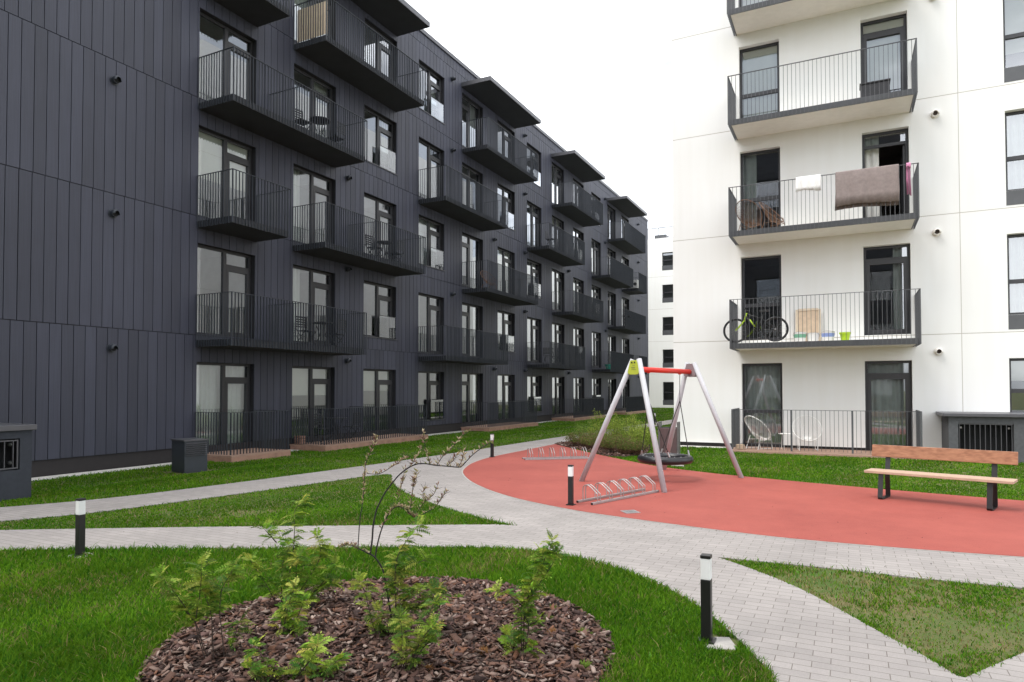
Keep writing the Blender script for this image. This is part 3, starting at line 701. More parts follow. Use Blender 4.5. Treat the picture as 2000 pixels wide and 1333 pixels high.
for j, (i, L) in enumerate(((0, 1.85), (1, 5.2), (4, 4.9), (7, 5.1), (10, 5.0))):
    a, b = COL[i]-0.03, COL[i]+L; dk = MB(); DF.box(dk, a-0.03, b+0.03, -0.03, 1.36, 0.02, 0.055)
    t = dk.build('terrace', M['deck'], DB)
    sd_ = MB(); DF.box(sd_, a-0.03, b+0.03, 1.335, 1.355, -0.2, 0.018); DF.box(sd_, a-0.03, a-0.01, 0, 1.333, -0.2, 0.018); DF.box(sd_, b+0.01, b+0.03, 0, 1.333, -0.2, 0.018); sd_.build('deck_side', M['deckside'], t)
    railing(DF, t, a, b, 1.30, 0.08, 1.12, divider=(a+2.6 if i == 1 else None), ends=(True, True))

# ------------------------------------------------------------------ white building on the right
WB = thing('apartment_building', 'tall white rendered apartment building with grey framed windows and thin railed balconies', 'building', (1.0, 20.03, 0))
wh = []; WS = []
for lv in range(5):
    k = 3.05*lv
    WS.append((-2.68, -1.60, (0.06 if lv == 0 else 0.02)+k, 2.41+k, 'fixed', lv, 'a')); WS.append((0.44, 1.52, 0.05+k, 2.42+k, 'single_door', lv, 'b')); WS.append((3.56, 5.4, (1.05 if lv == 0 else 0.44)+k, 2.43+k, 'fixed', lv, 'c'))
wh = [s[:4] for s in WS]
ww = MB(); skeleton(WF, ww, -4.62, 9.0, 0.12, 17.2, -0.30, 0.0, wh)
ww.box(-4.62, -4.32, 20.331, 44, 0.12, 17.2); ww.box(8.7, 9.0, 20.331, 44, 0.12, 17.2); ww.box(-4.319, 8.699, 43.7, 44, 0.12, 17.2); ww.box(-4.319, 8.699, 20.331, 43.69, 16.4, 16.7)
wo = ww.build('wall', M['render'], WB)
pl = MB(); pl.box(-4.58, 8.96, 20.07, 43.96, -0.3, 0.118); pl.build('plinth', M['dplinth'], WB)
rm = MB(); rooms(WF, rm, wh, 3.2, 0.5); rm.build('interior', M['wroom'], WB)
wd = {('a', 0): 'full', ('b', 0): 'full', ('c', 0): 'blind', ('a', 1): None, ('b', 1): 'right', ('c', 1): 'full', ('a', 2): 'left', ('b', 2): 'left', ('c', 2): 'full', ('a', 3): 'blind_low', ('b', 3): 'blind_low', ('c', 3): 'blind_low', ('a', 4): 'blind_low', ('b', 4): 'blind_low', ('c', 4): 'blind_low'}
for (a, b, z0, z1, st, lv, cl) in WS:
    window(WF, WB, a, b, z0, z1, st, False, wd[(cl, lv)], seed=lv*3+ord(cl), open_leaf=(cl == 'b' and lv == 2))
    if cl == 'c' and lv: s = MB(); WF.box(s, a, b, -0.06, 0.004, z0-0.36, z0-0.003); s.build('spandrel_panel', M['wmetal'], WB)
for lv in (1, 2, 3, 4): balcony(WF, WB, -2.80, 1.61, lv, white=True)
for lv in range(5): vent(WF, WB, 2.10, 2.63+3.04*lv, True)
dk = MB(); WF.box(dk, -2.83, 1.75, -0.02, 1.47, -0.02, 0.05); t = dk.build('terrace', M['deck'], WB)
railing(WF, t, -2.77, 1.60, 1.30, 0.09, 1.14, m='wmetal', posts=(-2.76, -1.29, 0.12, 1.59))
# ------------------------------------------------------------------ white building at the far end
FB = thing('apartment_building', 'distant white apartment building seen in the gap between the dark and the nearer white building', 'building', (-12, 62.4, 0))
fh = []
for lv in range(5):
    for u in (-22.5, -15.42, -9.5, -3): fh.append((u, u+1.15, (0.55 if lv else 0.1)+0.35+3.05*lv-0.3, 2.3+3.05*lv))
fw = MB(); skeleton(FF, fw, -26, 14, -0.1, 15.88, -0.3, 0, fh); fw.box(-26, 14, 62.71, 75, -0.1, 15.6); fw.build('wall', M['render'], FB)
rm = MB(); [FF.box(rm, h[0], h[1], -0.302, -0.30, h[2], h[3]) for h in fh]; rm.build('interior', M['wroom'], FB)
for q, (a, b, z0, z1) in enumerate(fh): window(FF, FB, a, b, z0+0.45, z1, 'fixed', False, 'full' if q % 3 == 1 else None, seed=q) if -16 < a < -9 else window(FF, FB, a, b, z0+0.45, z1, 'fixed', False, None)
for (a, b, z0, z1) in fh: s = MB(); FF.box(s, a, b, -0.1, 0.004, z0, z0+0.445); s.build('spandrel_panel', M['wmetal'], FB)
rr_ = MB()
for i in range(30): rr_.box(-17.8+i*1.0-0.02, -17.8+i*1.0+0.02, 62.6, 62.64, 15.88, 16.9)
rr_.box(-17.9, 11.3, 62.59, 62.65, 16.9, 16.95); rr_.build('roof_railing', M['wmetal'], FB)
st_ = MB(); st_.box(-16.4, -15.3, 63.5, 66, 15.6, 16.45); st_.build('roof_hatch', M['wmetal'], FB)
# ------------------------------------------------------------------ the dark block just behind the photographer (mirrored in the windows)
OB = thing('apartment_building', 'dark apartment building behind the viewpoint, visible only as a reflection in the white building windows', 'building', (-1.5, -3.3, 0))
OF = Fac('O', -3.3)
OF.P = lambda u, w, z: (u, -3.3+w, z)
oh = [(u, u+1.5, 0.6+3.05*l, 2.4+3.05*l) for l in range(5) for u in (-5.0, -1.9, 1.0)]
k = MB(); skeleton(OF, k, -6.0, 2.9, -0.1, 16.3, -0.3, 0.0, oh); k.box(-6.0, 2.9, -14, -3.61, -0.1, 16.2); k.build('wall', M['dslab'], OB)
for (a, b, z0, z1) in oh:
    f = MB(); [OF.box(f, *q) for q in ((a, b, -.2, -.12, z0, z0+.07), (a, b, -.2, -.12, z1-.07, z1), (a, a+.07, -.2, -.12, z0+.07, z1-.07), (b-.07, b, -.2, -.12, z0+.07, z1-.07))]
    fo = f.build('window', M['wframe'], OB); g_ = MB(); g_.quad((b-.07, -3.46, z0+.07), (a+.07, -3.46, z0+.07), (a+.07, -3.46, z1-.07), (b-.07, -3.46, z1-.07)); g_.build('pane', M['glass'], fo)
# ------------------------------------------------------------------ service boxes by the walls
L1 = thing('ventilation_box', 'dark stuccoed ventilation box with barred opening at the far left edge', 'ventilation box', (-12.5, 4.5, 0))
b = MB(); x1 = -11.6
skl = MB(); X0, X1 = -14.7, x1
skl.box(X0, X1, 5.93, 6.1, -0.1, 1.05); skl.box(X0, X1, 1.5, 4.0, -0.1, 1.05); skl.box(X0, X1-0.25, 4.0, 5.93, -0.1, 1.05); skl.box(X1-0.25, X1, 4.0, 5.93, -0.1, 0.44); skl.box(X1-0.25, X1, 4.0, 5.93, 0.93, 1.05)
skl.build('body', M['boxdark'], L1)
MB().box(X0, X1+0.05, 1.45, 6.15, 1.052, 1.14).build('cap', M['capmetal'], L1, bevel=0.008)
gr = MB(); gr.box(X1-0.04, X1-0.01, 4.02, 5.91, 0.46, 0.48); gr.box(X1-0.04, X1-0.01, 4.02, 5.91, 0.89, 0.91)
for i in range(16): y = 4.04+i*0.12; gr.box(X1-0.04, X1-0.01, y-0.006, y+0.006, 0.48, 0.89)
gr.box(X1-0.04, X1-0.01, 5.89, 5.91, 0.48, 0.89); gr.build('grille', M['capmetal'], L1)
vb = MB(); vb.box(X1-0.249, X1-0.245, 4.001, 5.929, 0.441, 0.929); vb.box(X1-0.244, X1-0.06, 5.925, 5.929, 0.441, 0.929); vb.build('void_panel', M['void'], L1)
for z in (0.55, 0.84): MB().lathe((X1-0.12, 5.84, z), [(0.0, 0.0), (0.03, 0.0), (0.035, 0.05), (0.02, 0.08), (0.0, 0.085)], 12, (1, 0, 0)).build('bolt', M['bingrey'], L1)

L2 = thing('ventilation_box', 'grey stuccoed ventilation box with barred opening against the white wall behind the bench', 'ventilation box', (3.2, 19.2, 0))
k = MB(); k.box(2.14, 2.33, 18.7, 20.02, -0.05, 1.03); k.box(3.39, 6.0, 18.7, 20.02, -0.05, 1.03); k.box(2.331, 3.389, 18.95, 20.02, -0.05, 1.03); k.box(2.331, 3.389, 18.7, 18.949, -0.05, 0.2); k.box(2.331, 3.389, 18.7, 18.949, 0.88, 1.03)
k.build('body', M['boxgrey'], L2)
MB().box(2.02, 6.05, 18.62, 20.028, 1.032, 1.11).build('cap', M['capmetal'], L2, bevel=0.008)
k = MB()
for i in range(11): u = 2.36+i*0.1; k.box(u-0.006, u+0.006, 18.74, 18.77, 0.23, 0.85)
k.box(2.335, 3.385, 18.74, 18.77, 0.205, 0.23); k.box(2.335, 3.385, 18.74, 18.77, 0.85, 0.875); k.build('grille', M['capmetal'], L2)
k = MB(); k.box(2.332, 3.388, 18.944, 18.9485, 0.201, 0.879); k.build('void_panel', M['void'], L2)
for u in (2.40, 3.33): MB().box(u-0.02, u+0.02, 18.86, 18.9, 0.75, 0.79).build('bolt', M['steel'], L2)

# louvred cabinet
CB = thing('utility_cabinet', 'low charcoal metal cabinet with louvred side on the lawn beside the first ground floor railing', 'cabinet', (-12.87, 9.95, -0.1))
ex = Vector((0.78, -0.17, 0)).normalized(); ex = Vector((0.977, -0.214, 0)); ey = Vector((0.214, 0.977, 0)); cc = Vector((-12.86, 9.93, 0)); hx, hy = 0.30, 0.25
k = MB(); k.obox(cc+Vector((0, 0, 0.24)), ex, ey, Vector((0, 0, 1)), hx, hy, 0.34); k.build('body', M['dmetal'], CB, bevel=0.006)
k = MB(); k.obox(cc+Vector((0, 0, 0.595)), ex, ey, Vector((0, 0, 1)), hx+0.02, hy+0.02, 0.014); k.build('lid', M['capmetal'], CB)
k = MB()
for i in range(7):
    c = cc+ex*(hx+0.012)+Vector((0, 0, 0.28+i*0.042)); a = 0.6
    k.obox(c, ey, Vector((ex.x*math.cos(a), ex.y*math.cos(a), -math.sin(a))), Vector((ex.x*math.sin(a), ex.y*math.sin(a), math.cos(a))), hy-0.03, 0.016, 0.002)
k.build('louvre', M['capmetal'], CB)

# ------------------------------------------------------------------ bollard lights
def bollard_proto():
    t = thing('bollard_light', 'x', 'bollard light', (0, 0, 0), 'bollard lights along the paths'); s = 0.033
    MB().box(-0.055, 0.055, -0.055, 0.055, 0.0, 0.012).build('base_plate', M['black'], t)
    MB().box(-s, s, -s, s, 0.0125, 0.412).build('post', M['black'], t, bevel=0.004)
    MB().box(-s+0.001, s-0.001, -s+0.001, s-0.001, 0.4122, 0.553).build('diffuser', M['opal'], t, bevel=0.004)
    MB().box(-s-0.001, s+0.001, -s-0.001, s+0.001, 0.5532, 0.575).build('cap', M['black'], t, bevel=0.003)
    return t
bp_ = bollard_proto()
def dup(root, loc, rz, label):
    r = root.copy(); C.objects.link(r); r.location = loc; r.rotation_euler = (0, 0, rz); r['label'] = label
    for ch in list(root.children):
        c = ch.copy(); C.objects.link(c); c.parent = r
        for g_ in ch.children: d = g_.copy(); C.objects.link(d); d.parent = c
    return r
bl = [(-6.99, 4.14, 0.012, 0.0, 'black bollard light with white head on the lawn at the left, beside the lower path'),
      (-0.86, 4.64, 0.003, 0.0, 'nearest black bollard light, standing in the grass by the brick path on the right'),
      (-3.58, 9.04, 0.02, 0.0, 'black bollard light on the red rubber beside the nearer bike rack'),
      (-7.80, 14.48, 0.02, 0.0, 'black bollard light on the far left rim of the red rubber area'),
      (-7.94, 30.6, 0.0, 0.0, 'tiny distant bollard light behind the swing, beside the far end of the path')]
for i, (x, y, z, rz, lab) in enumerate(bl):
    if i == 0: bp_.location = (x, y, z); bp_.rotation_euler = (0, 0, rz); bp_['label'] = lab
    else: dup(bp_, (x, y, z), rz, lab)
for (x, y, rz, lab) in ((-6.99, 4.14, 0.1, 'pale concrete footing slab under the left bollard light'), (-0.80, 4.63, 0.42, 'pale concrete footing slab in the grass under the nearest bollard light')):
    k = MB(); k.box(-0.11, 0.12, -0.11, 0.11, -0.05, 0.012 if x < -5 else 0.003); o = k.build('footing_slab', M['concrete'], None, bevel=0.006); o.location = (x, y, 0); o.rotation_euler = (0, 0, rz)
    tag(o, lab, 'footing slab', 'footing slabs of the bollards')

# ------------------------------------------------------------------ nest swing
SW = thing('nest_swing', 'nest swing with grey pole legs, red crossbeam and round black ring seat', 'swing', (-3.0, 12.3, 0.02))
A1, A2 = Vector((-3.32, 11.48, 2.12)), Vector((-2.70, 13.17, 2.10))
bdir = (A2-A1).normalized(); side = Vector((bdir.y, -bdir.x, 0)).normalized()
feet = [(Vector((-4.32, 11.42, 0.01)), A1-side*0.10), (Vector((-2.65, 10.79, 0.01)), A1+side*0.10), (Vector((-3.40, 13.80, 0.01)), A2-side*0.10), (Vector((-1.78, 13.17, 0.01)), A2+side*0.10)]
for f_, top in feet:
    t_ = top+(top-f_).normalized()*0.10
    MB().tube([f_, t_], 0.047, 16).build('leg', M['pole'], SW, smooth=False).data.polygons.foreach_set('use_smooth', [True]*18)
MB().tube([A1+bdir*0.02+Vector((0, 0, -0.08)), A2-bdir*0.0+Vector((0, 0, -0.08))], 0.047, 16).build('crossbeam', M['redpaint'], SW, smooth=True)
for A, sgn, mm, nm in ((A1, -1, 'yellow', 'end_plate'), (A2, 1, 'mauve', 'end_plate')):
    for s2, m2 in ((sgn, mm), (-sgn, 'mauve' if mm == 'yellow' else 'mauve')):
        k = MB(); c = A+bdir*s2*0.055; w0, w1, zt, zb = 0.065, 0.128, 0.075, -0.175
        th = bdir*0.006; pts = []
        for (ss, zz) in ((-w1, zb+0.03), (-w1*0.6, zb), (w1*0.6, zb), (w1, zb+0.03), (w0, zt), (-w0, zt)): pts.append(c+side*ss+Vector((0, 0, zz)))
        b0 = len(k.v); k.v += [tuple(p-th) for p in pts]+[tuple(p+th) for p in pts]; n = len(pts)
        k.f += [tuple(range(n-1, -1, -1)), tuple(range(n, 2*n))]+[(i, (i+1) % n, n+(i+1) % n, n+i) for i in range(n)]
        pl_ = k.build('end_plate', M[m2], SW)
        if m2 == 'yellow':
            pl_['label'] = 'yellow green end plate with two bolts and small print'
            for ss in (-0.03, 0.03): MB().lathe(c-bdir*0.006+side*ss+Vector((0, 0, 0.035)), [(0.0, 0.012), (0.014, 0.010), (0.014, 0.0)], 10, -bdir).build('bolt', M['furn'], pl_)
            q = MB()
            for zz, wd_ in ((-0.02, 0.03), (-0.05, 0.045), (-0.062, 0.035), (-0.09, 0.05)):
                q.obox(c-bdir*0.0075+side*random.uniform(-.01, .01)+Vector((0, 0, zz)), side, bdir, Vector((0, 0, 1)), wd_, 0.001, 0.0025)
            q.build('print', M['wmetal'], pl_)
ctr = (A1+A2)/2; ring = Vector((ctr.x, ctr.y, 0.40)); RR = 0.44
st = MB().torus(ring, RR, 0.068, 48, 12).build('ring_seat', M['rubber_black'], SW, smooth=True)
k = MB()
for a in np.linspace(-0.36, 0.36, 7):
    h = math.sqrt(max(0.0, 0.40**2-a*a)); k.tube([ring+Vector((a, -h, -0.01)), ring+Vector((a, 0, -0.06)), ring+Vector((a, h, -0.01))], 0.007, 6); k.tube([ring+Vector((-h, a, -0.01)), ring+Vector((0, a, -0.06)), ring+Vector((h, a, -0.01))], 0.007, 6)
k.build('rope_net', M['rope'], st)
k = MB()
for i in range(20):
    t_ = 2*math.pi*i/20; p = ring+Vector((math.cos(t_)*(RR-0.012), math.sin(t_)*(RR-0.012), 0.062)); k.lathe(p, [(0.011, 0.0), (0.011, 0.01), (0.0, 0.014)], 8)
k.build('rivet', M['steel'], st)
for s_ in (-0.5, 0.5):
    p0 = ctr+bdir*s_+Vector((0, 0, -0.12)); pk = p0+Vector((0, 0, -0.52)); k = MB()
    k.tube([p0+Vector((0, 0, 0.0)), pk], 0.006, 6, cap=False)
    for q in (-1, 1):
        e_ = ring+bdir*(s_*2*RR*0.72)+side*q*RR*0.69+Vector((0, 0, 0.07)); k.tube([pk, e_], 0.0095, 6)
    k.build('suspension_rope', M['rope'], SW)
    k = MB()
    for q in (-1, 1):
        e_ = ring+bdir*(s_*2*RR*0.72)+side*q*RR*0.69+Vector((0, 0, 0.07)); k.tube([e_, e_+(pk-e_).normalized()*0.09], 0.016, 8)
    k.build('rope_clamp', M['steel'], SW)
    k = MB(); k.box(p0.x-0.025, p0.x+0.025, p0.y-0.025, p0.y+0.025, p0.z-0.02, p0.z+0.03); k.build('hanger', M['redpaint'], SW, bevel=0.005)

# ------------------------------------------------------------------ bike racks
def rack(label, f0, f1, back, hr):
    f0 = Vector((*f0, 0.02)); f1 = Vector((*f1, 0.02)); e = (f1-f0).normalized(); L = (f1-f0).length; n_ = Vector((back[0], back[1], 0)).normalized(); dep = 0.27
    t = thing('bike_rack', label, 'bike rack', tuple((f0+f1)/2), 'bike racks on the rubber surface')
    z = Vector((0, 0, 1))
    for o_ in (0, dep):
        c = (f0+f1)/2+n_*o_+z*0.018
        MB().obox(c, e, n_, z, L/2, 0.018, 0.016).build('rail', M['steel'], t, bevel=0.003)
        MB().obox(c-e*(L/2+0.004), e, n_, z, 0.004, 0.0165, 0.0145).build('rail_cap', M['black'], t)
    for i in range(6):
        for j in (0, 1):
            s = 0.16+i*(L-0.28)/5+(j-0.5)*0.062; p = f0+e*s
            pts = [p+z*0.02, p+z*0.13, p+z*0.152+n_*0.015, p+n_*0.13+z*(hr-0.02), p+n_*0.19+z*hr, p+n_*0.245+z*(hr-0.015), p+n_*dep+z*(hr-0.06), p+n_*dep+z*0.02]
            MB().tube([q for q in smooth_chain(pts, 4)], 0.0075, 8).build('hoop', M['steel'], t, smooth=True)
rack('galvanised bike rack with six double hoops in front of the swing leg', (-3.30, 9.16), (-2.75, 10.78), (-0.947, 0.32), 0.255)
rack('small distant galvanised bike rack beside the planting bed at the back of the rubber', (-6.77, 14.19), (-5.50, 15.19), (-0.62, 0.79), 0.26)

# ------------------------------------------------------------------ bench
BN = thing('park_bench', 'wooden bench with plank seat and backrest on black flat steel frames at the right', 'bench', (1.15, 11.6, 0.02))
e = Vector((0.9535, -0.3014, 0)); nb = Vector((0.3014, 0.9535, 0)); z = Vector((0, 0, 1)); o0 = Vector((0.40, 11.56, 0.02))
sb = o0+e*0.745+nb*0.17
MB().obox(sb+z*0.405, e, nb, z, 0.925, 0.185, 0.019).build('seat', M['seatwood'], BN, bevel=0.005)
bk = Vector((0, 0, 1))*0.985+nb*0.17; bk.normalize(); bn2 = bk.cross(e)
MB().obox(o0+e*0.745+nb*0.412+z*0.70, e, bn2, bk, 0.925, 0.018, 0.092).build('backrest', M['wood'], BN, bevel=0.005)
for t_ in (0.04, 1.40):
    b_ = o0+e*t_; prof = [(0.05, 0.385), (0.035, 0.30), (0.0, 0.10), (-0.012, 0.03), (0.0, 0.008), (0.04, 0.005), (0.34, 0.005), (0.385, 0.008), (0.40, 0.03), (0.395, 0.10), (0.375, 0.30), (0.385, 0.40), (0.42, 0.56), (0.463, 0.76)]
    k = MB(); n = len(prof)
    for i, (a, h) in enumerate(prof):
        pa, pb = prof[max(i-1, 0)], prof[min(i+1, n-1)]; d = Vector((pb[0]-pa[0], pb[1]-pa[1])).normalized(); nn = Vector((-d.y, d.x))*0.005
        for sg_ in (-1, 1):
            for s3 in (-1, 1): k.v.append(tuple(b_+nb*(a+nn.x*sg_)+z*(h+nn.y*sg_)+e*0.034*s3))
    for i in range(n-1):
        a_i, b_i = i*4, (i+1)*4
        for p_, q_ in ((0, 1), (1, 3), (3, 2), (2, 0)): k.f.append((a_i+p_, a_i+q_, b_i+q_, b_i+p_))
    k.f.append((0, 2, 3, 1)); k.f.append((n*4-4, n*4-3, n*4-1, n*4-2)); k.build('frame', M['black'], BN)

# ------------------------------------------------------------------ bin, drain
BI = thing('waste_bin', 'brown panelled waste bin between two grey posts behind the swing', 'bin', (-3.58, 15.03, 0))
ex = Vector((0.995, 0.0, 0)); bx = Vector((0.93, 0.10, 0)).normalized(); by = Vector((-bx.y, bx.x, 0)); c = Vector((-3.58, 15.05, 0))
MB().obox(c+z*0.44, bx, by, z, 0.185, 0.16, 0.38).build('body', M['binpanel'], BI, bevel=0.01)
MB().obox(c+z*0.822, bx, by, z, 0.17, 0.145, 0.004).build('opening', M['void'], BI)
for s_ in (-1, 1): MB().obox(c+bx*0.205*s_+z*0.475, bx, by, z, 0.019, 0.16, 0.475).build('post', M['bingrey'], BI)
MB().obox(Vector((-3.30, 14.62, 0.02)), bx, by, z, 0.13, 0.07, 0.012).build('rubble_slab', M['concrete'], None)
tag(bpy.data.objects['rubble_slab'], 'small pale concrete slab lying in the grass in front of the waste bin', 'slab')
DC = thing('drain_cover', 'small square metal drain grate set in the red rubber below the bike rack', 'drain cover', (-2.65, 8.89, 0.02))
k = MB(); dx_ = Vector((0.75, 0.66, 0)).normalized(); dy_ = Vector((-dx_.y, dx_.x, 0)); c = Vector((-2.65, 8.88, 0.024))
for s_ in (-1, 1): k.obox(c+dx_*0.092*s_, dx_, dy_, z, 0.012, 0.104, 0.003); k.obox(c+dy_*0.092*s_, dx_, dy_, z, 0.0799, 0.012, 0.003)
k.build('frame', M['steel'], DC)
k = MB()
for i in range(6):
    s_ = -0.066+i*0.0264; k.obox(c+dx_*s_, dx_, dy_, z, 0.007, 0.0798, 0.0025)
k.build('grate', M['steel'], DC)
MB().obox(c-z*0.0028, dx_, dy_, z, 0.0799, 0.0799, 0.0002).build('shaft', M['void'], DC)

# ------------------------------------------------------------------ plants
WILLOW=[
 (0.012,0.007,[(-2.707, 3.664, 0.028), (-2.741, 3.641, 0.267), (-2.77, 3.622, 0.461), (-2.787, 3.612, 0.519), (-2.82, 3.594, 0.574), (-2.85, 3.578, 0.601)]),
 (0.007,0.003,[(-2.831, 3.554, 0.605), (-2.903, 3.517, 0.646), (-2.94, 3.498, 0.663), (-2.979, 3.478, 0.666), (-3.016, 3.46, 0.646)]),
 (0.005,0.002,[(-2.89, 3.501, 0.654), (-2.88, 3.502, 0.792), (-2.873, 3.504, 0.863), (-2.86, 3.509, 0.944), (-2.85, 3.511, 1.059), (-2.846, 3.511, 1.14), (-2.836, 3.514, 1.214), (-2.811, 3.525, 1.278), (-2.78, 3.539, 1.349), (-2.774, 3.541, 1.389)]),
 (0.009,0.003,[(-2.85, 3.578, 0.601), (-2.837, 3.582, 0.7), (-2.83, 3.583, 0.789), (-2.811, 3.591, 0.888), (-2.779, 3.604, 0.963), (-2.751, 3.617, 1.017), (-2.714, 3.634, 1.072), (-2.668, 3.656, 1.13), (-2.615, 3.681, 1.174), (-2.566, 3.705, 1.198), (-2.514, 3.731, 1.201), (-2.463, 3.757, 1.191), (-2.389, 3.794, 1.184), (-2.316, 3.831, 1.177), (-2.295, 3.842, 1.187), (-2.242, 3.866, 1.249), (-2.19, 3.891, 1.296), (-2.132, 3.92, 1.337), (-2.113, 3.929, 1.33)]),
 (0.008,0.003,[(-2.852, 3.634, 0.565), (-2.842, 3.637, 0.63), (-2.822, 3.645, 0.72), (-2.797, 3.656, 0.796), (-2.768, 3.668, 0.858), (-2.737, 3.683, 0.896), (-2.7, 3.702, 0.906), (-2.663, 3.72, 0.885), (-2.624, 3.741, 0.84), (-2.605, 3.751, 0.833)]),
 (0.004,0.002,[(-2.605, 3.751, 0.833), (-2.534, 3.786, 0.871), (-2.487, 3.808, 0.906), (-2.45, 3.826, 0.961), (-2.415, 3.842, 1.009)]),
 (0.004,0.0015,[(-2.487, 3.745, 1.201), (-2.505, 3.735, 1.263), (-2.519, 3.726, 1.338), (-2.53, 3.718, 1.419)]),
 (0.004,0.0015,[(-2.431, 3.74, 1.194), (-2.403, 3.752, 1.252), (-2.351, 3.777, 1.316), (-2.314, 3.794, 1.374), (-2.274, 3.813, 1.414)]),
 (0.003,0.0015,[(-2.885, 3.581, 1.133), (-2.812, 3.618, 1.129), (-2.737, 3.654, 1.174), (-2.685, 3.679, 1.212), (-2.648, 3.697, 1.236)]),
 (0.003,0.0015,[(-2.694, 3.659, 0.947), (-2.669, 3.669, 1.033), (-2.659, 3.673, 1.091), (-2.64, 3.68, 1.173)]),
 (0.003,0.0015,[(-2.663, 3.72, 0.885), (-2.635, 3.734, 0.906), (-2.625, 3.737, 0.996), (-2.599, 3.748, 1.085), (-2.596, 3.748, 1.144)]),
 (0.003,0.0015,[(-2.61, 3.721, 1.03), (-2.579, 3.736, 1.071), (-2.554, 3.747, 1.109)]),
 (0.003,0.0015,[(-2.596, 3.755, 0.871), (-2.545, 3.778, 0.944), (-2.499, 3.8, 0.985), (-2.473, 3.812, 1.051)]),
 (0.003,0.0015,[(-2.598, 3.657, 1.178), (-2.576, 3.666, 1.225), (-2.566, 3.67, 1.259), (-2.56, 3.672, 1.299)]),
 (0.003,0.0015,[(-2.301, 3.805, 1.184), (-2.258, 3.825, 1.241), (-2.239, 3.833, 1.292)]),
 (0.003,0.0015,[(-2.384, 3.786, 1.185), (-2.344, 3.805, 1.222), (-2.319, 3.816, 1.263)]),
 (0.003,0.0015,[(-2.511, 3.728, 0.957), (-2.526, 3.719, 1.001), (-2.514, 3.725, 1.035)]),
]
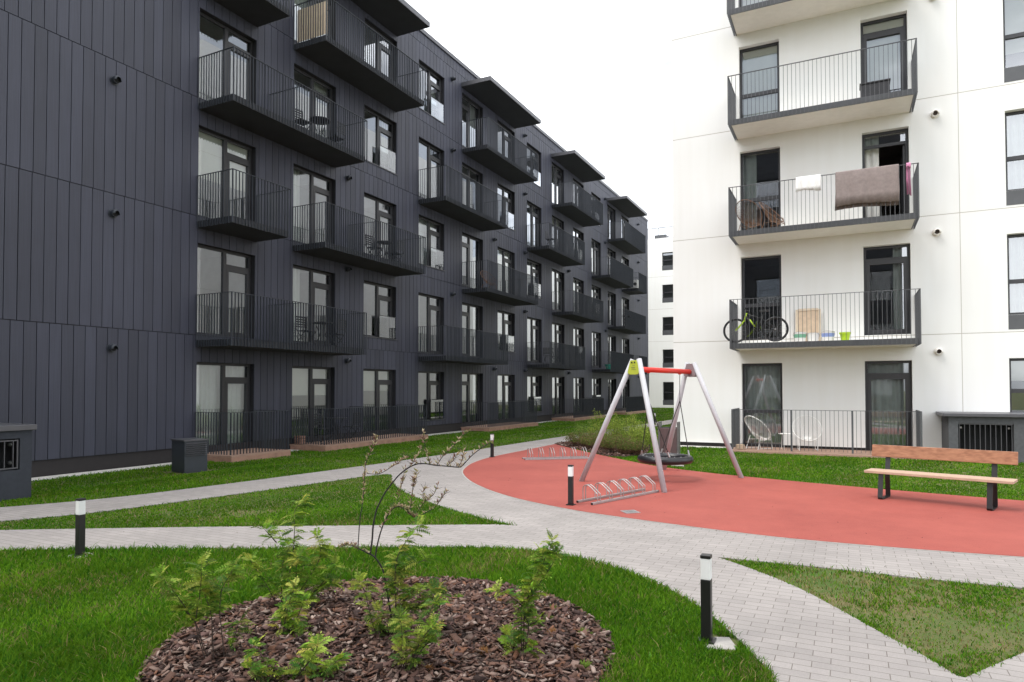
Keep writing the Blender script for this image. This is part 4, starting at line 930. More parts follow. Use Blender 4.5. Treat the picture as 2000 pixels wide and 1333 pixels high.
SHRUBS={
 'S1':[
  [(-3.482, 2.851, 0.016), (-3.482, 2.85, 0.057), (-3.52, 2.829, 0.116), (-3.549, 2.812, 0.238), (-3.588, 2.791, 0.31), (-3.642, 2.761, 0.406), (-3.714, 2.723, 0.509), (-3.755, 2.701, 0.553)],
  [(-3.588, 2.791, 0.31), (-3.657, 2.755, 0.335), (-3.718, 2.724, 0.353)],
  [(-3.502, 2.841, 0.016), (-3.512, 2.834, 0.072), (-3.549, 2.811, 0.266), (-3.519, 2.822, 0.441), (-3.499, 2.829, 0.553), (-3.489, 2.832, 0.64)],
  [(-3.432, 2.877, -0.015), (-3.415, 2.884, 0.063), (-3.432, 2.87, 0.247), (-3.445, 2.862, 0.334), (-3.438, 2.862, 0.465), (-3.398, 2.88, 0.553), (-3.381, 2.887, 0.603)],
  [(-3.465, 2.859, 0.016), (-3.472, 2.852, 0.172), (-3.479, 2.845, 0.328), (-3.516, 2.823, 0.453), (-3.538, 2.811, 0.515)],
  [(-3.426, 2.879, 0.016), (-3.389, 2.895, 0.141), (-3.382, 2.895, 0.25)],
 ],
 'S2':[
  [(-2.867, 2.857, 0.025), (-2.905, 2.836, 0.069), (-2.923, 2.826, 0.157), (-2.942, 2.813, 0.273)],
  [(-2.841, 2.87, 0.011), (-2.762, 2.907, 0.113), (-2.669, 2.951, 0.215), (-2.616, 2.976, 0.287)],
  [(-2.828, 2.877, 0.011), (-2.814, 2.881, 0.127), (-2.787, 2.892, 0.215)],
  [(-2.88, 2.851, -0.004), (-2.958, 2.811, 0.055), (-2.996, 2.79, 0.128)],
  [(-2.789, 2.896, 0.011), (-2.697, 2.941, 0.069), (-2.618, 2.979, 0.127), (-2.584, 2.995, 0.156)],
  [(-2.802, 2.89, -0.018), (-2.737, 2.922, 0.025), (-2.684, 2.948, 0.054)],
 ],
 'S2b':[
  [(-3.379, 3.328, -0.012), (-3.38, 3.324, 0.114), (-3.367, 3.328, 0.251), (-3.35, 3.333, 0.37)],
  [(-3.367, 3.335, -0.012), (-3.322, 3.354, 0.114), (-3.291, 3.367, 0.199), (-3.275, 3.373, 0.268)],
  [(-3.391, 3.322, -0.012), (-3.42, 3.304, 0.131), (-3.437, 3.293, 0.234)],
  [(-3.366, 3.334, 0.002), (-3.308, 3.362, 0.063), (-3.261, 3.384, 0.114)],
 ],
 'S3':[
  [(-3.883, 3.803, -0.0), (-3.853, 3.813, 0.176), (-3.816, 3.826, 0.41), (-3.817, 3.821, 0.606), (-3.826, 3.812, 0.762), (-3.79, 3.829, 0.821)],
  [(-3.855, 3.817, -0.0), (-3.735, 3.873, 0.176), (-3.621, 3.925, 0.371), (-3.599, 3.934, 0.469), (-3.618, 3.921, 0.566)],
  [(-3.894, 3.797, -0.0), (-3.944, 3.768, 0.176), (-3.995, 3.739, 0.313), (-4.012, 3.728, 0.411)],
  [(-3.834, 3.827, -0.0), (-3.665, 3.908, 0.136), (-3.559, 3.958, 0.273), (-3.505, 3.983, 0.371)],
  [(-3.876, 3.806, -0.0), (-3.892, 3.793, 0.215), (-3.907, 3.781, 0.371), (-3.889, 3.788, 0.489)],
  [(-3.855, 3.817, -0.0), (-3.769, 3.854, 0.215), (-3.732, 3.869, 0.371), (-3.697, 3.885, 0.449)],
  [(-3.82, 3.834, 0.019), (-3.63, 3.925, 0.175), (-3.524, 3.977, 0.214)],
  [(-3.906, 3.778, 0.528), (-3.904, 3.776, 0.645)],
 ],
 'S4a':[
  [(-2.741, 3.614, -0.001), (-2.759, 3.605, 0.012), (-2.8, 3.581, 0.161), (-2.822, 3.565, 0.365), (-2.836, 3.555, 0.446)],
  [(-2.732, 3.619, -0.001), (-2.709, 3.627, 0.141), (-2.692, 3.63, 0.327), (-2.691, 3.629, 0.422), (-2.696, 3.624, 0.514)],
  [(-2.72, 3.625, -0.001), (-2.676, 3.643, 0.158), (-2.674, 3.64, 0.327), (-2.666, 3.64, 0.476), (-2.637, 3.651, 0.608), (-2.569, 3.682, 0.717), (-2.502, 3.714, 0.801)],
  [(-2.726, 3.622, -0.001), (-2.678, 3.64, 0.209), (-2.589, 3.682, 0.347), (-2.54, 3.705, 0.385), (-2.455, 3.748, 0.388), (-2.419, 3.766, 0.378)],
  [(-2.75, 3.61, -0.001), (-2.785, 3.589, 0.107), (-2.799, 3.58, 0.209)],
  [(-2.714, 3.628, -0.001), (-2.633, 3.663, 0.209), (-2.541, 3.707, 0.276), (-2.449, 3.752, 0.327)],
  [(-2.692, 3.63, 0.344), (-2.706, 3.621, 0.446), (-2.766, 3.589, 0.514)],
  [(-2.666, 3.64, 0.476), (-2.599, 3.672, 0.53), (-2.507, 3.717, 0.564)],
 ],
 'S4b':[
  [(-2.354, 3.227, -0.049), (-2.325, 3.236, 0.202), (-2.356, 3.218, 0.28), (-2.39, 3.2, 0.324)],
  [(-2.328, 3.241, -0.049), (-2.305, 3.25, 0.037), (-2.258, 3.268, 0.241), (-2.219, 3.285, 0.375), (-2.21, 3.288, 0.414)],
  [(-2.314, 3.247, -0.049), (-2.286, 3.257, 0.115), (-2.217, 3.288, 0.264), (-2.163, 3.313, 0.339)],
  [(-2.338, 3.235, -0.049), (-2.326, 3.237, 0.115), (-2.297, 3.248, 0.265), (-2.283, 3.252, 0.384)],
  [(-2.322, 3.243, -0.049), (-2.267, 3.267, 0.115), (-2.177, 3.309, 0.234), (-2.132, 3.331, 0.279)],
 ],
 'S5':[
  [(-1.821, 3.773, -0.019), (-1.821, 3.773, 0.016), (-1.814, 3.767, 0.366), (-1.759, 3.792, 0.48), (-1.677, 3.829, 0.645), (-1.63, 3.849, 0.76)],
  [(-1.804, 3.782, -0.019), (-1.797, 3.782, 0.105), (-1.773, 3.791, 0.235), (-1.794, 3.778, 0.324), (-1.71, 3.816, 0.47), (-1.606, 3.865, 0.639), (-1.586, 3.874, 0.687)],
  [(-1.815, 3.776, -0.019), (-1.806, 3.773, 0.299), (-1.773, 3.785, 0.458), (-1.717, 3.809, 0.617), (-1.714, 3.81, 0.68)],
  [(-1.827, 3.77, -0.019), (-1.905, 3.729, 0.076), (-1.947, 3.706, 0.14)],
  [(-1.821, 3.773, -0.019), (-1.877, 3.743, 0.092), (-1.896, 3.731, 0.172)],
  [(-1.81, 3.779, -0.019), (-1.778, 3.793, 0.044), (-1.757, 3.802, 0.102)],
  [(-1.814, 3.768, 0.347), (-1.859, 3.743, 0.426), (-1.887, 3.728, 0.474)],
  [(-1.773, 3.791, 0.235), (-1.747, 3.804, 0.251), (-1.727, 3.813, 0.283)],
 ],
}

LG = [(0.22, 0.35, 0.04), (0.32, 0.43, 0.06), (0.13, 0.26, 0.035), (0.40, 0.45, 0.09), (0.10, 0.20, 0.04)]
def pinnate(mb, p, d, L, rd, tint, ll=0.030, pairs=8):
    d = d.normalized(); up = Vector((0, 0, 1)); sdv = d.cross(up)
    if sdv.length < 0.1: sdv = Vector((1, 0, 0))
    sdv.normalize(); roll = rd.uniform(-0.7, 0.7); nrm = sdv.cross(d).normalized(); sdv = (sdv*math.cos(roll)+nrm*math.sin(roll)).normalized()
    pts = []; q = Vector(p); dd = d.copy(); seg = L/pairs
    base = random.choice(LG)
    for i in range(pairs+1):
        pts.append(q.copy()); q = q+dd*seg; dd = (dd+Vector((0, 0, -0.10-0.05*rd.random()))).normalized()
    col0 = tuple(c_*tint*rd.uniform(.85, 1.15) for c_ in base)
    for i in range(pairs):      # rachis
        a, b_ = pts[i], pts[i+1]; ww = sdv*0.0012; n0 = len(mb.v); mb.quad(a-ww, b_-ww, b_+ww, a+ww); mb.c += [(0.20, 0.22, 0.05)]*4
    for i in range(1, pairs+1):
        a = pts[i]; t = i/pairs; l_ = 1.5*ll*(1-0.5*abs(t-0.45)*1.4); fwd = (pts[i]-pts[i-1]).normalized()
        for s_ in ((-1, 1) if i < pairs else (0,)):
            dirv = (sdv*s_*1.0+fwd*0.45+Vector((0, 0, -0.15+rd.uniform(-.2, .2)))).normalized() if s_ else fwd
            wv = dirv.cross(nrm if abs(dirv.dot(nrm)) < 0.9 else up).normalized()*l_*0.19
            tip = a+dirv*l_; mid = a+dirv*l_*0.45+Vector((0, 0, l_*0.06)); n0 = len(mb.v)
            mb.v += [tuple(a), tuple(mid-wv), tuple(tip), tuple(mid+wv)]; mb.f.append((n0, n0+1, n0+2, n0+3))
            k_ = rd.uniform(.65, 1.25); mb.c += [tuple(c_*k_ for c_ in col0)]*4
def shrub(key, label, tint, density, ll=0.030, loc=None, seed=1, spread=0.10, stemr=0.0045, from_t=0.25, Ln=(0.09, 0.15)):
    rd = random.Random(seed); P_ = SHRUBS[key]; base = P_[0][0]
    root = thing('rowan_shrub', label, 'shrub', (base[0], base[1], 0.03), 'leafy shrubs in the bark bed')
    sm = MB(); lf = MB()
    for pl_ in P_:
        off = Vector((rd.uniform(-1, 1)*spread*0.3, rd.uniform(-1, 1)*spread*1.3, 0)); n = len(pl_)
        pts = [Vector(p)+off*(i/(max(1, n-1)))**1.3 for i, p in enumerate(pl_)]
        ch = smooth_chain(pts, 4); sm.tube(ch, stemr, 6, stemr*0.35)
        tot = sum((b_-a).length for a, b_ in zip(ch[:-1], ch[1:])); nl = int(tot*density)+3
        for j in range(nl):
            t = from_t+(1-from_t)*(j+rd.random())/nl; t = min(t, 0.999); i = int(t*(len(ch)-1)); fr_ = t*(len(ch)-1)-i; p = ch[i].lerp(ch[i+1], fr_)
            if p.z < 0.06: continue
            az = rd.uniform(0, 6.283); d = Vector((math.cos(az), math.sin(az), rd.uniform(0.1, 0.9)))
            pinnate(lf, p, d, rd.uniform(*Ln), rd, tint, ll*rd.uniform(.8, 1.2))
        for j in range(3):
            az = rd.uniform(0, 6.283); pinnate(lf, ch[-1], Vector((math.cos(az)*.5, math.sin(az)*.5, 1)), rd.uniform(Ln[0], Ln[1])*0.8, rd, tint*1.1, ll*0.9, 7)
    sm.build('stem', M['bark'], root, smooth=True); lf.build('foliage', M['leaf'], root)
shrub('S1', 'loose green shrub with dark stems at the left edge of the bark bed', 0.95, 50, ll=0.024, Ln=(.07, .12), seed=3, from_t=0.45)
shrub('S2', 'low yellow green shrub at the front of the bark bed', 1.15, 66, ll=0.026, Ln=(.06, .11), seed=4, from_t=0.15)
shrub('S2b', 'small bright shrub in the middle of the bark bed behind the low yellow green one', 1.2, 64, ll=0.024, Ln=(.06, .10), seed=5, from_t=0.3)
shrub('S3', 'taller bushy green shrub at the back left rim of the bark bed', 1.0, 56, ll=0.027, Ln=(.08, .13), seed=6, from_t=0.2)
shrub('S4a', 'thin dark stemmed shrub around the bare branched willow', 0.95, 56, ll=0.024, Ln=(.07, .12), seed=7, from_t=0.25)
shrub('S4b', 'feathery dark stemmed shrub at the front centre of the bark bed', 0.9, 44, ll=0.022, Ln=(.06, .10), seed=8, from_t=0.3)
shrub('S5', 'slender shrub with bright leaf tufts at the right side of the bark bed', 1.1, 48, ll=0.024, Ln=(.06, .10), seed=9, from_t=0.2)
# willow
WL = thing('willow_sapling', 'nearly bare willow sapling with arching dark branches and pale catkins', 'sapling', (WILLOW[0][2][0][0], WILLOW[0][2][0][1], 0.03))
br_ = MB(); ck = MB(); rd = random.Random(5)
for idx, (r0, r1, P_) in enumerate(WILLOW):
    ch = smooth_chain(P_, 4)
    if idx: ch = [p+Vector((0, 0.10*math.sin(idx*2.1)*(i/len(ch)), 0)) if idx in (6, 7, 11, 12, 13, 14) else p for i, p in enumerate(ch)]
    br_.tube(ch, r0*(0.55 if idx == 0 else 0.7), 7, r1*0.75)
    if idx == 0: continue
    for j in range(int(len(ch)*(1.5 if idx in (3,) else 3.2))):
        i = rd.randrange(max(1, len(ch)//(3 if idx == 2 else 4) if idx in (2, 3, 4) else 0), len(ch)); p = ch[i]
        if idx == 3 and i < len(ch)*0.45 and rd.random() < .8: continue
        d = Vector((rd.uniform(-.7, .7), rd.uniform(-.7, .7), rd.uniform(.1, 1))).normalized(); l_ = rd.uniform(.014, .038)
        tip = p+d*l_; c_ = rd.choice([(0.62, 0.50, 0.34), (0.50, 0.36, 0.27), (0.68, 0.60, 0.40), (0.34, 0.34, 0.12), (0.30, 0.16, 0.12)])
        n0 = len(ck.v); a = d.orthogonal().normalized()*l_*0.14; b_ = d.cross(a).normalized()*l_*0.14; mid = p+d*l_*0.5
        ck.v += [tuple(p), tuple(mid+a), tuple(mid+b_), tuple(mid-a), tuple(mid-b_), tuple(tip)]
        ck.f += [(n0, n0+1, n0+2), (n0, n0+2, n0+3), (n0, n0+3, n0+4), (n0, n0+4, n0+1), (n0+5, n0+2, n0+1), (n0+5, n0+3, n0+2), (n0+5, n0+4, n0+3), (n0+5, n0+1, n0+4)]; ck.c += [c_]*6
        if rd.random() < 0.35: br_.tube([p, p+d*0.045], 0.0012, 4, 0.0008)
br_.build('branches', M['bark_dark'], WL, smooth=True); ck.build('catkins', M['leaf'], WL)
# small tufts growing through the bark
tuf = [(-2.03, 3.66, 'dry', .055, 'largest round tan dry grass tuft in the middle of the bark bed'), (-1.80, 4.20, 'dry', .045, 'tan dry tuft right of the slender shrub stems'), (-1.55, 4.02, 'dry', .045, 'tan dry tuft near the right rim of the bark bed'),
       (-1.94, 4.45, 'green', .05, 'green seedling tuft just behind the slender shrub'), (-2.42, 4.62, 'dry', .04, 'small tan tuft near the back of the bark bed'), (-1.42, 3.80, 'green', .06, 'yellow green seedling at the lower right rim of the bark bed'),
       (-1.62, 4.32, 'green', .05, 'green seedling by the right rim of the bark bed'), (-2.30, 4.72, 'green', .05, 'yellow green seedling at the back rim of the bark bed'), (-3.12, 3.72, 'dry', .045, 'tan tuft between the middle shrubs'), (-2.00, 4.68, 'green', .05, 'bright green seedling on the back right rim of the bark bed'),
       (-1.95, 3.95, 'green', .05, 'green seedling left of the slender shrub'), (-2.75, 4.55, 'green', .045, 'small green seedling behind the feathery shrubs'), (-2.2, 3.3, 'dry', .04, 'tan tuft at the lower front of the bark bed')]
for q, (x, y, kd, s, lab) in enumerate(tuf):
    k = MB(); rd = random.Random(q); zz = bedz(x, y)+0.008
    for i in range(170 if kd == 'dry' else 60):
        az = rd.uniform(0, 6.283); el = rd.uniform(0.15, 1.4); d = Vector((math.cos(az)*math.cos(el), math.sin(az)*math.cos(el), math.sin(el))); l_ = s*rd.uniform(.6, 1.1); p = Vector((x, y, zz))+Vector((rd.gauss(0, .2), rd.gauss(0, .2), 0))*s
        sd3 = Vector((-d.y, d.x, 0)).normalized()*(0.0012 if kd == 'dry' else 0.004); c_ = (0.42, 0.22, 0.085) if kd == 'dry' else (0.20, 0.30, 0.05); k_ = rd.uniform(.6, 1.2); n0 = len(k.v)
        k.v += [tuple(p-sd3*.5), tuple(p+d*l_*.5+sd3), tuple(p+d*l_-Vector((0, 0, l_*.15))), tuple(p+d*l_*.5-sd3)]; k.f.append((n0, n0+1, n0+2, n0+3)); k.c += [tuple(v*k_ for v in c_)]*4
    o = k.build('dry_tuft' if kd == 'dry' else 'seedling', M['leaf']); tag(o, lab, 'tuft' if kd == 'dry' else 'seedling', 'small tufts growing in the bark bed')
# bushes in the far bed
bs = [(-7.05, 19.4, .55, .62, 'pale green bush at the far left end of the planting bed behind the bike rack', 0), (-6.3, 18.6, .62, .85, 'tall loose green bush left of the swing leg in the far planting bed', 1), (-5.6, 18.9, .5, .8, 'yellow green bush behind the swing leg in the far planting bed', 1),
      (-6.9, 18.3, .5, .38, 'low olive bush at the front left corner of the far planting bed', 2), (-6.1, 17.5, .55, .42, 'low reddish green bush at the front of the far planting bed', 2), (-5.35, 16.8, .5, .40, 'low reddish bush under the ring seat side of the far planting bed', 2), (-5.0, 17.9, .45, .62, 'thin bush left of the waste bin', 1), (-6.2, 20.4, .6, .7, 'rearmost bush of the far planting bed', 0),
      (-4.85, 16.5, .3, .30, 'smallest reddish bush beside the waste bin', 2)]
for q, (x, y, rr, h, lab, kd) in enumerate(bs):
    rd = random.Random(100+q); t = thing('garden_bush', lab, 'bush', (x, y, 0.03), 'bushes in the planting bed behind the swing'); sm = MB(); lf = MB(); tips = []
    for i in range(26 if kd != 2 else 34):
        az = rd.uniform(0, 6.283); a = rr*math.sqrt(rd.random())*1.0; hh = h*1.22*rd.uniform(.55, 1.08)*(1-0.35*(a/rr)**2); p0 = Vector((x, y, 0.02))+Vector((math.cos(az), math.sin(az), 0))*a*0.35
        p2 = Vector((x, y, 0.02))+Vector((math.cos(az)*a, math.sin(az)*a, hh)); p1 = (p0+p2)/2+Vector((math.cos(az), math.sin(az), 0))*a*0.12
        ch = smooth_chain([p0, p1, p2], 5); sm.tube(ch, 0.006, 5, 0.002)
        pal = {0: [(0.20, 0.32, 0.05), (0.26, 0.36, 0.08), (0.12, 0.20, 0.03)], 1: [(0.27, 0.36, 0.05), (0.36, 0.43, 0.08), (0.17, 0.25, 0.04)], 2: [(0.15, 0.24, 0.04), (0.12, 0.20, 0.04), (0.20, 0.13, 0.06), (0.13, 0.17, 0.04), (0.25, 0.16, 0.09)]}[kd]
        for j in range(190):
            tt_ = rd.uniform(.15, 1)**0.7; ii = min(int(tt_*(len(ch)-1)), len(ch)-2); c0 = ch[ii].lerp(ch[ii+1], rd.random())+Vector((rd.gauss(0, .05), rd.gauss(0, .05), rd.gauss(0, .035)))
            if c0.z < 0.03: continue
            d = Vector((rd.uniform(-1, 1), rd.uniform(-1, 1), rd.uniform(-.2, 1))).normalized(); l_ = rd.uniform(.016, .034)*(1.15 if kd == 1 else 1); wv = d.orthogonal(); wv.rotate(Matrix.Rotation(rd.uniform(0, 6.28), 3, d)); wv = wv.normalized()*l_*.3
            c_ = rd.choice(pal); k_ = rd.uniform(.65, 1.25)
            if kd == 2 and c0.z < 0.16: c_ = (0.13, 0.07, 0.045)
            n0 = len(lf.v); lf.v += [tuple(c0), tuple(c0+d*l_*.5+wv), tuple(c0+d*l_), tuple(c0+d*l_*.5-wv)]; lf.f.append((n0, n0+1, n0+2, n0+3)); lf.c += [tuple(v*k_ for v in c_)]*4
    sm.build('stem', M['bark'], t, smooth=True); lf.build('foliage', M['leaf'], t)
# ------------------------------------------------------------------ things on the balconies and terraces
def rot(p, a): return (p[0]*math.cos(a)-p[1]*math.sin(a), p[0]*math.sin(a)+p[1]*math.cos(a), p[2])
class LB:      # local builder: pieces in local axes, turned by a, moved to loc
    def __init__(s, loc, a): s.l = Vector(loc); s.a = a; s.m = MB()
    def T(s, p): return Vector(rot(p, s.a))+s.l
    def bx(s, x0, x1, y0, y1, z0, z1):
        c = s.T(((x0+x1)/2, (y0+y1)/2, (z0+z1)/2)); s.m.obox(c, rot((1, 0, 0), s.a), rot((0, 1, 0), s.a), (0, 0, 1), abs(x1-x0)/2, abs(y1-y0)/2, abs(z1-z0)/2); return s
    def tb(s, pts, r, n=6): s.m.tube([s.T(p) for p in pts], r, n); return s
    def go(s, name, m, par, **k): return s.m.build(name, M[m], par, **k)
def metal_chair(label, loc, a, group='folding chairs on the balconies'):
    t = thing('balcony_chair', label, 'chair', loc, group)
    LB(loc, a).bx(-.2, .2, -.2, .2, .435, .455).go('seat', 'furn', t)
    q = LB(loc, a)
    for i in range(5): q.bx(-.19, .19, .215, .227, .56+i*.07, .60+i*.07)
    q.go('backrest', 'furn', t)
    q = LB(loc, a)
    for s in (-.2, .2): q.tb([(s, -.22, 0), (s, .05, .3), (s, .21, .5), (s, .23, .88)], .011).tb([(s, .24, 0), (s, 0, .3), (s, -.18, .44)], .011)
    q.tb([(-.2, .23, .88), (.2, .23, .88)], .011).tb([(-.2, -.22, .02), (.2, -.22, .02)], .008).go('frame', 'furn', t)
def bistro_table(label, loc, r=.32, h=.72):
    t = thing('balcony_table', label, 'table', loc, 'small tables on the balconies')
    m = MB().lathe(Vector(loc)+Vector((0, 0, h)), [(0, 0), (r, 0), (r, .022), (0, .022)], 20).build('tabletop', M['furn'], t)
    q = LB(loc, .4)
    for k in range(4):
        a = k*math.pi/2; q.tb([(.26*math.cos(a), .26*math.sin(a), 0), (.08*math.cos(a), .08*math.sin(a), .36), (.2*math.cos(a), .2*math.sin(a), h)], .012)
    q.go('leg', 'furn', t)
def shell_chair(label, loc, a, m='white', group='round wire chairs'):
    """acapulco style: tilted oval ring with strings down to a point, on thin legs"""
    t = thing('string_chair', label, 'chair', loc, group); q = LB(loc, a); n = 40; ring_ = []
    for i in range(n+1):
        th = 2*math.pi*i/n; x = .36*math.sin(th); yy = -.34*math.cos(th); y = yy*.88+.05; zz = .58+.32*(yy/.34)
        ring_.append((x, y, zz))
    q.tb(ring_, .012, 6)
    hub = (0, .02, .30)
    q.go('rim', m, t)
    q = LB(loc, a)
    for i in range(n): p = ring_[i]; mid = (p[0]*.55, p[1]*.55+.0, p[2]*.5+hub[2]*.5-.07); q.tb([p, mid, (hub[0]+p[0]*.12, hub[1]+p[1]*.12, hub[2])], .0045, 4)
    q.go('seat', m, t)
    q = LB(loc, a)
    for s in (-1, 1): q.tb([(s*.22, -.26, .0), (s*.24, -.16, .42)], .009).tb([(s*.22, .26, .0), (s*.2, .12, .36)], .009).tb([(s*.22, -.26, .02), (s*.22, .26, .02)], .007).tb([(s*.235, -.2, .25), (s*.21, .18, .25)], .007)
    q.tb([(-.235, -.2, .25), (.235, -.2, .25)], .007).go('frame', m, t)
def zf(lv): return 2.95+3.05*(lv-1) if lv else 0.057
dx = -14.15
metal_chair('black metal chair left of the table on the long third floor balcony', (dx, 14.55, zf(3)), 1.4)
bistro_table('round black table on the long third floor balcony', (dx+.05, 15.25, zf(3)))
metal_chair('black metal chair right of the table on the long third floor balcony', (dx, 16.0, zf(3)), -1.6)
bistro_table('round black table on the long first floor balcony', (dx+.05, 15.4, zf(1)))
metal_chair('black metal chair left of the table on the long first floor balcony', (dx, 14.8, zf(1)), 1.5)
metal_chair('black metal chair right of the table on the long first floor balcony', (dx, 16.05, zf(1)), -1.5)
metal_chair('black chair left of the table on the second floor balcony above the ground terrace', (dx, 17.95, zf(2)), 1.5)
bistro_table('small table on the second floor balcony of the dark building', (dx, 18.5, zf(2)), .28)
metal_chair('black chair right of the table on the second floor balcony above the ground terrace', (dx, 19.1, zf(2)), -1.5)
metal_chair('black chair at the left of the ground floor terrace table', (dx, 15.45, zf(0)), 1.5)
bistro_table('black table on the second ground floor terrace', (dx, 16.1, zf(0)), .34)
metal_chair('black chair at the right of the ground floor terrace table', (dx, 16.8, zf(0)), -1.5)
shell_chair('brown rattan lounge chair on a second floor balcony of the dark building', (dx+.2, 25.6, zf(2)), 1.2, 'rattan', 'rattan lounge chairs')
metal_chair('dark chair on the first floor balcony behind the swing, left', (dx+.3, 31.9, zf(1)), .8)
metal_chair('dark chair on the first floor balcony behind the swing, right', (dx+.4, 32.7, zf(1)), 2.2)
metal_chair('dark chair on the third floor balcony of the middle bay', (dx+.4, 32.0, zf(3)), 1.6)
bistro_table('dark table on the second floor balcony near the far end', (dx+.5, 45.0, zf(2)), .3)
t = thing('laundry_basket', 'teal plastic laundry basket on a distant first floor balcony', 'basket', (-13.9, 42.0, zf(1)))
MB().lathe((-13.9, 42.0, zf(1)), [(0, 0), (.2, 0), (.3, .3), (.33, .3), (.33, .33), (.28, .33), (.18, .02)], 20).build('basket_body', M['teal'], t)
k = MB()
for i in range(14): a = i*math.pi/7; k.obox((-13.9+.262*math.cos(a), 42.0+.262*math.sin(a), zf(1)+.15), (math.cos(a), math.sin(a), 0), (-math.sin(a), math.cos(a), 0), (0, 0, 1), .004, .012, .09)
k.build('slot', M['white'], t)
t = thing('air_conditioner', 'white air conditioner unit on the last balcony of the dark building', 'air conditioner', (-13.75, 47.85, zf(3)))
MB().box(-14.15, -13.6, 47.75, 48.0, zf(3)+.02, zf(3)+.62).build('casing', M['white'], t, bevel=.02)
k = MB(); k.lathe((-13.8, 47.742, zf(3)+.32), [(0, 0), (.12, 0), (.12, .004), (.0, .005)], 20, (0, -1, 0)); k.build('fan_grille', M['furn'], t)
# pots / box on the first terrace
t = thing('wooden_box', 'small orange wooden crate on the ground terrace beside the black chair', 'crate', (-14.6, 15.0, zf(0)))
k = MB(); q0 = -14.6
for i in range(3): zz = zf(0)+.02+i*.08; k.box(q0-.12, q0+.12, 14.90, 14.912, zz, zz+.065); k.box(q0-.12, q0+.12, 15.10, 15.112, zz, zz+.065); k.box(q0+.105, q0+.12, 14.914, 15.098, zz, zz+.065); k.box(q0-.12, q0-.105, 14.914, 15.098, zz, zz+.065)
k.build('slats', M['deckside'], t)

# white building, ground terrace
def zf(lv): return 2.92+3.05*(lv-1) if lv else 0.052
shell_chair('white string chair in front of the curtained window on the white ground terrace', (-2.15, 19.35, zf(0)), 2.45)
shell_chair('white string chair against the white wall in the middle of the ground terrace', (-0.95, 19.5, zf(0)), 0.15)
t = thing('side_table', 'small white wire side table between the two white string chairs', 'table', (-1.48, 19.5, zf(0)))
MB().torus((-1.48, 19.5, .47), .19, .008, 24, 6).lathe((-1.48, 19.5, .462), [(0, 0), (.19, 0), (.19, .006), (0, .006)], 24).build('tabletop', M['white'], t)
k = LB((-1.48, 19.5, zf(0)), .3)
for i in range(3): a = i*2.094; k.tb([(.17*math.cos(a), .17*math.sin(a), 0), (.15*math.cos(a), .15*math.sin(a), .41)], .007)
k.go('leg', 'white', t)
t = thing('wood_block', 'small pale wooden block at the left corner of the white ground terrace', 'block', (-2.62, 19.0, zf(0)))
k = MB(); k.obox((-2.60, 19.0, .12), (.9, .44, 0), (-.44, .9, 0), (0, 0, 1), .10, .08, .062); k.build('block', M['board'], t, bevel=.01)
# second floor: rattan chairs, towel, blanket, pink cloth
shell_chair('brown rattan chair at the left end of the white second floor balcony', (-2.35, 19.45, zf(2)), 2.7, 'rattan', 'rattan lounge chairs')
shell_chair('brown rattan chair, right of the other on the white second floor balcony', (-1.75, 19.5, zf(2)), 1.2, 'rattan', 'rattan lounge chairs')
def draped(name, label, cat, m, u0, u1, zt, front, back, wf=1.30, skew=0.0):
    n = 28; prof = []; R0 = 0.022
    rows = [(wf-.04-.03, zt-back), (wf-.04-.03, zt-back*.5), (wf-.04-.028, zt-.01)]+[(wf-.022-(.047)*math.cos(a), zt+.0+.016*math.sin(a)) for a in (0.2, .9, 1.57, 2.2, 2.9)]+[(wf+.03, zt-.02), (wf+.03, zt-front*.35), (wf+.032, zt-front*.7), (wf+.03, zt-front)]
    k = MB()
    for j, (w_, z_) in enumerate(rows):
        for i in range(n+1):
            s = i/n; dz = (zt-z_)
            k.v.append(WF.P(u0+(u1-u0)*s+skew*dz*(1-s)+.02*math.sin(z_*7)*dz, w_+(.014*math.sin(s*19+z_)+.012*math.sin(s*43+2*z_))*min(1, dz*3), z_+(.03*math.sin(s*5)+.02*s*front if dz > front*.9 else 0)))
    for j in range(len(rows)-1):
        for i in range(n): k.f.append((j*(n+1)+i, j*(n+1)+i+1, (j+1)*(n+1)+i+1, (j+1)*(n+1)+i))
    o = k.build(name, M[m], smooth=True); md = o.modifiers.new('thick', 'SOLIDIFY'); md.thickness = .008; md.offset = 0
    return tag(o, label, cat)
zt = 2.765+3.05+1.335+.012
draped('white_towel', 'white towel hung over the second floor railing of the white building', 'towel', 'towel', -1.12, -.53, zt, .38, .3)
draped('blanket', 'large greyish brown blanket hung over the second floor railing of the white building', 'blanket', 'blanket', -.19, 1.20, zt, .88, .95, skew=-.02)
t = draped('pink_cloth', 'pink and white cloth hanging at the right end of the second floor railing', 'cloth', 'pink', 1.36, 1.45, zt, .10, .75)
# first floor: bicycle, board, buckets, pot
BK = thing('bicycle', 'mountain bike with lime green fork and black frame parked on the white first floor balcony', 'bicycle', (-2.3, 19.1, zf(1)))
yb = 19.02; z0 = zf(1)+.02; wr = .335; xw = (-2.69, -1.68)
for x in xw:
    wv = MB().torus((x, yb, z0+wr), wr-.022, .022, 36, 8, (0, 1, 0)).build('wheel', M['rubber_black'], BK, smooth=True)
    MB().torus((x, yb, z0+wr), wr-.05, .009, 30, 6, (0, 1, 0)).build('rim', M['furn'], wv)
    k = MB()
    for i in range(14): a = i*math.pi/7; k.tube([(x, yb, z0+wr), (x+(wr-.05)*math.cos(a), yb, z0+wr+(wr-.05)*math.sin(a))], .0015, 4)
    k.tube([(x, yb-.05, z0+wr), (x, yb+.05, z0+wr)], .02, 8); k.build('spokes', M['steel'], wv)
H = lambda x, z_: (x, yb, z0+z_)
hd, bb_, ss = H(-2.42, .70), H(-2.12, .30), H(-1.98, .72)
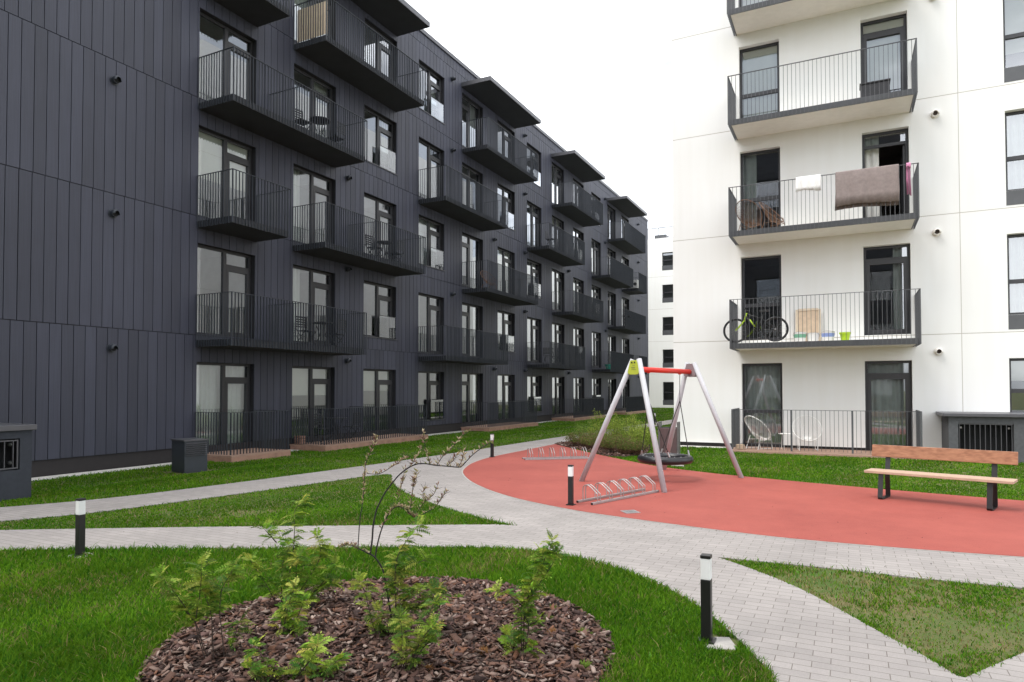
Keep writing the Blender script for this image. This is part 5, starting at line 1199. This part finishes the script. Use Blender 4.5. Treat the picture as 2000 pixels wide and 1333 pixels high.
MB().tube([hd, bb_], .022, 8).tube([bb_, ss], .018, 8).tube([H(-2.40, .76), H(-2.0, .64)], .018, 8).tube([bb_, H(xw[1], wr)], .012, 8).tube([H(-2.0, .62), H(xw[1], wr)], .010, 8).build('frame', M['furn'], BK, smooth=True)
MB().tube([H(-2.40, .80), H(-2.47, .58)], .022, 8).tube([(-2.47, yb-.05, z0+.58), (xw[0], yb-.06, z0+wr)], .016, 8).tube([(-2.47, yb+.05, z0+.58), (xw[0], yb+.06, z0+wr)], .016, 8).tube([(-2.47, yb-.05, z0+.58), (-2.47, yb+.05, z0+.58)], .016, 8).tube([H(-2.33, .62), H(-2.2, .42)], .024, 8).build('fork', M['lime'], BK, smooth=True)
MB().tube([H(-2.40, .8), H(-2.44, .88)], .014, 8).tube([(-2.40, yb-.30, z0+.90), (-2.45, yb-.05, z0+.88), (-2.45, yb+.05, z0+.88), (-2.40, yb+.30, z0+.90)], .013, 8).build('handlebar', M['furn'], BK, smooth=True)
MB().tube([ss, H(-1.96, .82)], .013, 8).obox(H(-1.95, .84), (1, 0, .05), (0, 1, 0), (0, 0, 1), .12, .055, .022).build('saddle', M['furn'], BK, bevel=.015)
MB().torus(bb_, .085, .006, 24, 6, (0, 1, 0)).tube([bb_, H(-2.08, .14)], .009, 6).tube([bb_, H(-2.16, .46)], .009, 6).obox(H(-2.08, .13), (1, 0, 0), (0, 1, 0), (0, 0, 1), .04, .06, .012).build('crank', M['furn'], BK)
t = thing('wooden_board', 'pale wooden board with a frame leaning on the wall of the white first floor balcony', 'board', (-.9, 19.9, zf(1)))
k = MB(); k.obox((-.92, 19.88, zf(1)+.47), (1, 0, 0), (0, .99, -.12), (0, .12, .99), .27, .012, .46); k.build('panel', M['board'], t)
k = MB()
for s in (-1, 1): k.obox((-.92+s*.285, 19.872, zf(1)+.47), (1, 0, 0), (0, .99, -.12), (0, .12, .99), .03, .02, .47)
k.obox((-.92, 19.925, zf(1)+.93), (1, 0, 0), (0, .99, -.12), (0, .12, .99), .255, .02, .03); k.build('frame', M['boardfr'], t)
def bucket(label, x, y, m2, r=.16, h=.27):
    t = thing('bucket', label, 'bucket', (x, y, zf(1)), 'white buckets on the first floor balcony')
    MB().lathe((x, y, zf(1)), [(0, 0), (r*.85, 0), (r, h*.95), (r*1.05, h*.95), (r*1.05, h), (0, h)], 20).build('pail', M['white'], t, smooth=False)
    MB().lathe((x, y, zf(1)), [(r*.92+.002, h*.45), (r*.975+.003, h*.8)], 20).build('label_band', M[m2], t)
    MB().torus((x, y-.01, zf(1)+h*.75), r*1.06, .004, 20, 5, (0, .5, 1)).build('handle', M['steel'], t)
bucket('white bucket with green band, leftmost on the white first floor balcony', -1.10, 19.35, 'greenlid'); bucket('white bucket with white band beside the green banded one', -.78, 19.4, 'white', .15, .24); bucket('white bucket with blue band right of the pale board', -.42, 19.35, 'bluelid', .16, .27)
t = thing('flower_pot', 'bright lime green pot on the white first floor balcony', 'pot', (-.02, 19.3, zf(1)))
MB().lathe((-.02, 19.3, zf(1)), [(0, 0), (.095, 0), (.12, .18), (.14, .18), (.14, .225), (.12, .225), (.11, .19), (0, .18)], 24).build('pot_body', M['lime'], t)
t = thing('storage_box', 'dark storage box standing by the door on the white third floor balcony', 'box', (.72, 19.2, zf(3)))
MB().box(.40, 1.05, 19.0, 19.35, zf(3), zf(3)+.38).build('box_body', M['darkpot'], t, bevel=.02)
MB().box(.38, 1.07, 18.98, 19.37, zf(3)+.382, zf(3)+.42).build('lid', M['darkpot'], t, bevel=.01)
t = thing('screen_panel', 'beige bamboo screen tied behind the top left balcony railing of the dark building', 'screen', (-13.7, 15.3, zf(4)))
k = MB()
for i in range(60): k.tube([(-14.7+i*.0195, 14.93, zf(4)+.08), (-14.7+i*.0195, 14.93, zf(4)+1.06)], .009, 5)
k.build('canes', M['boardfr'], t)
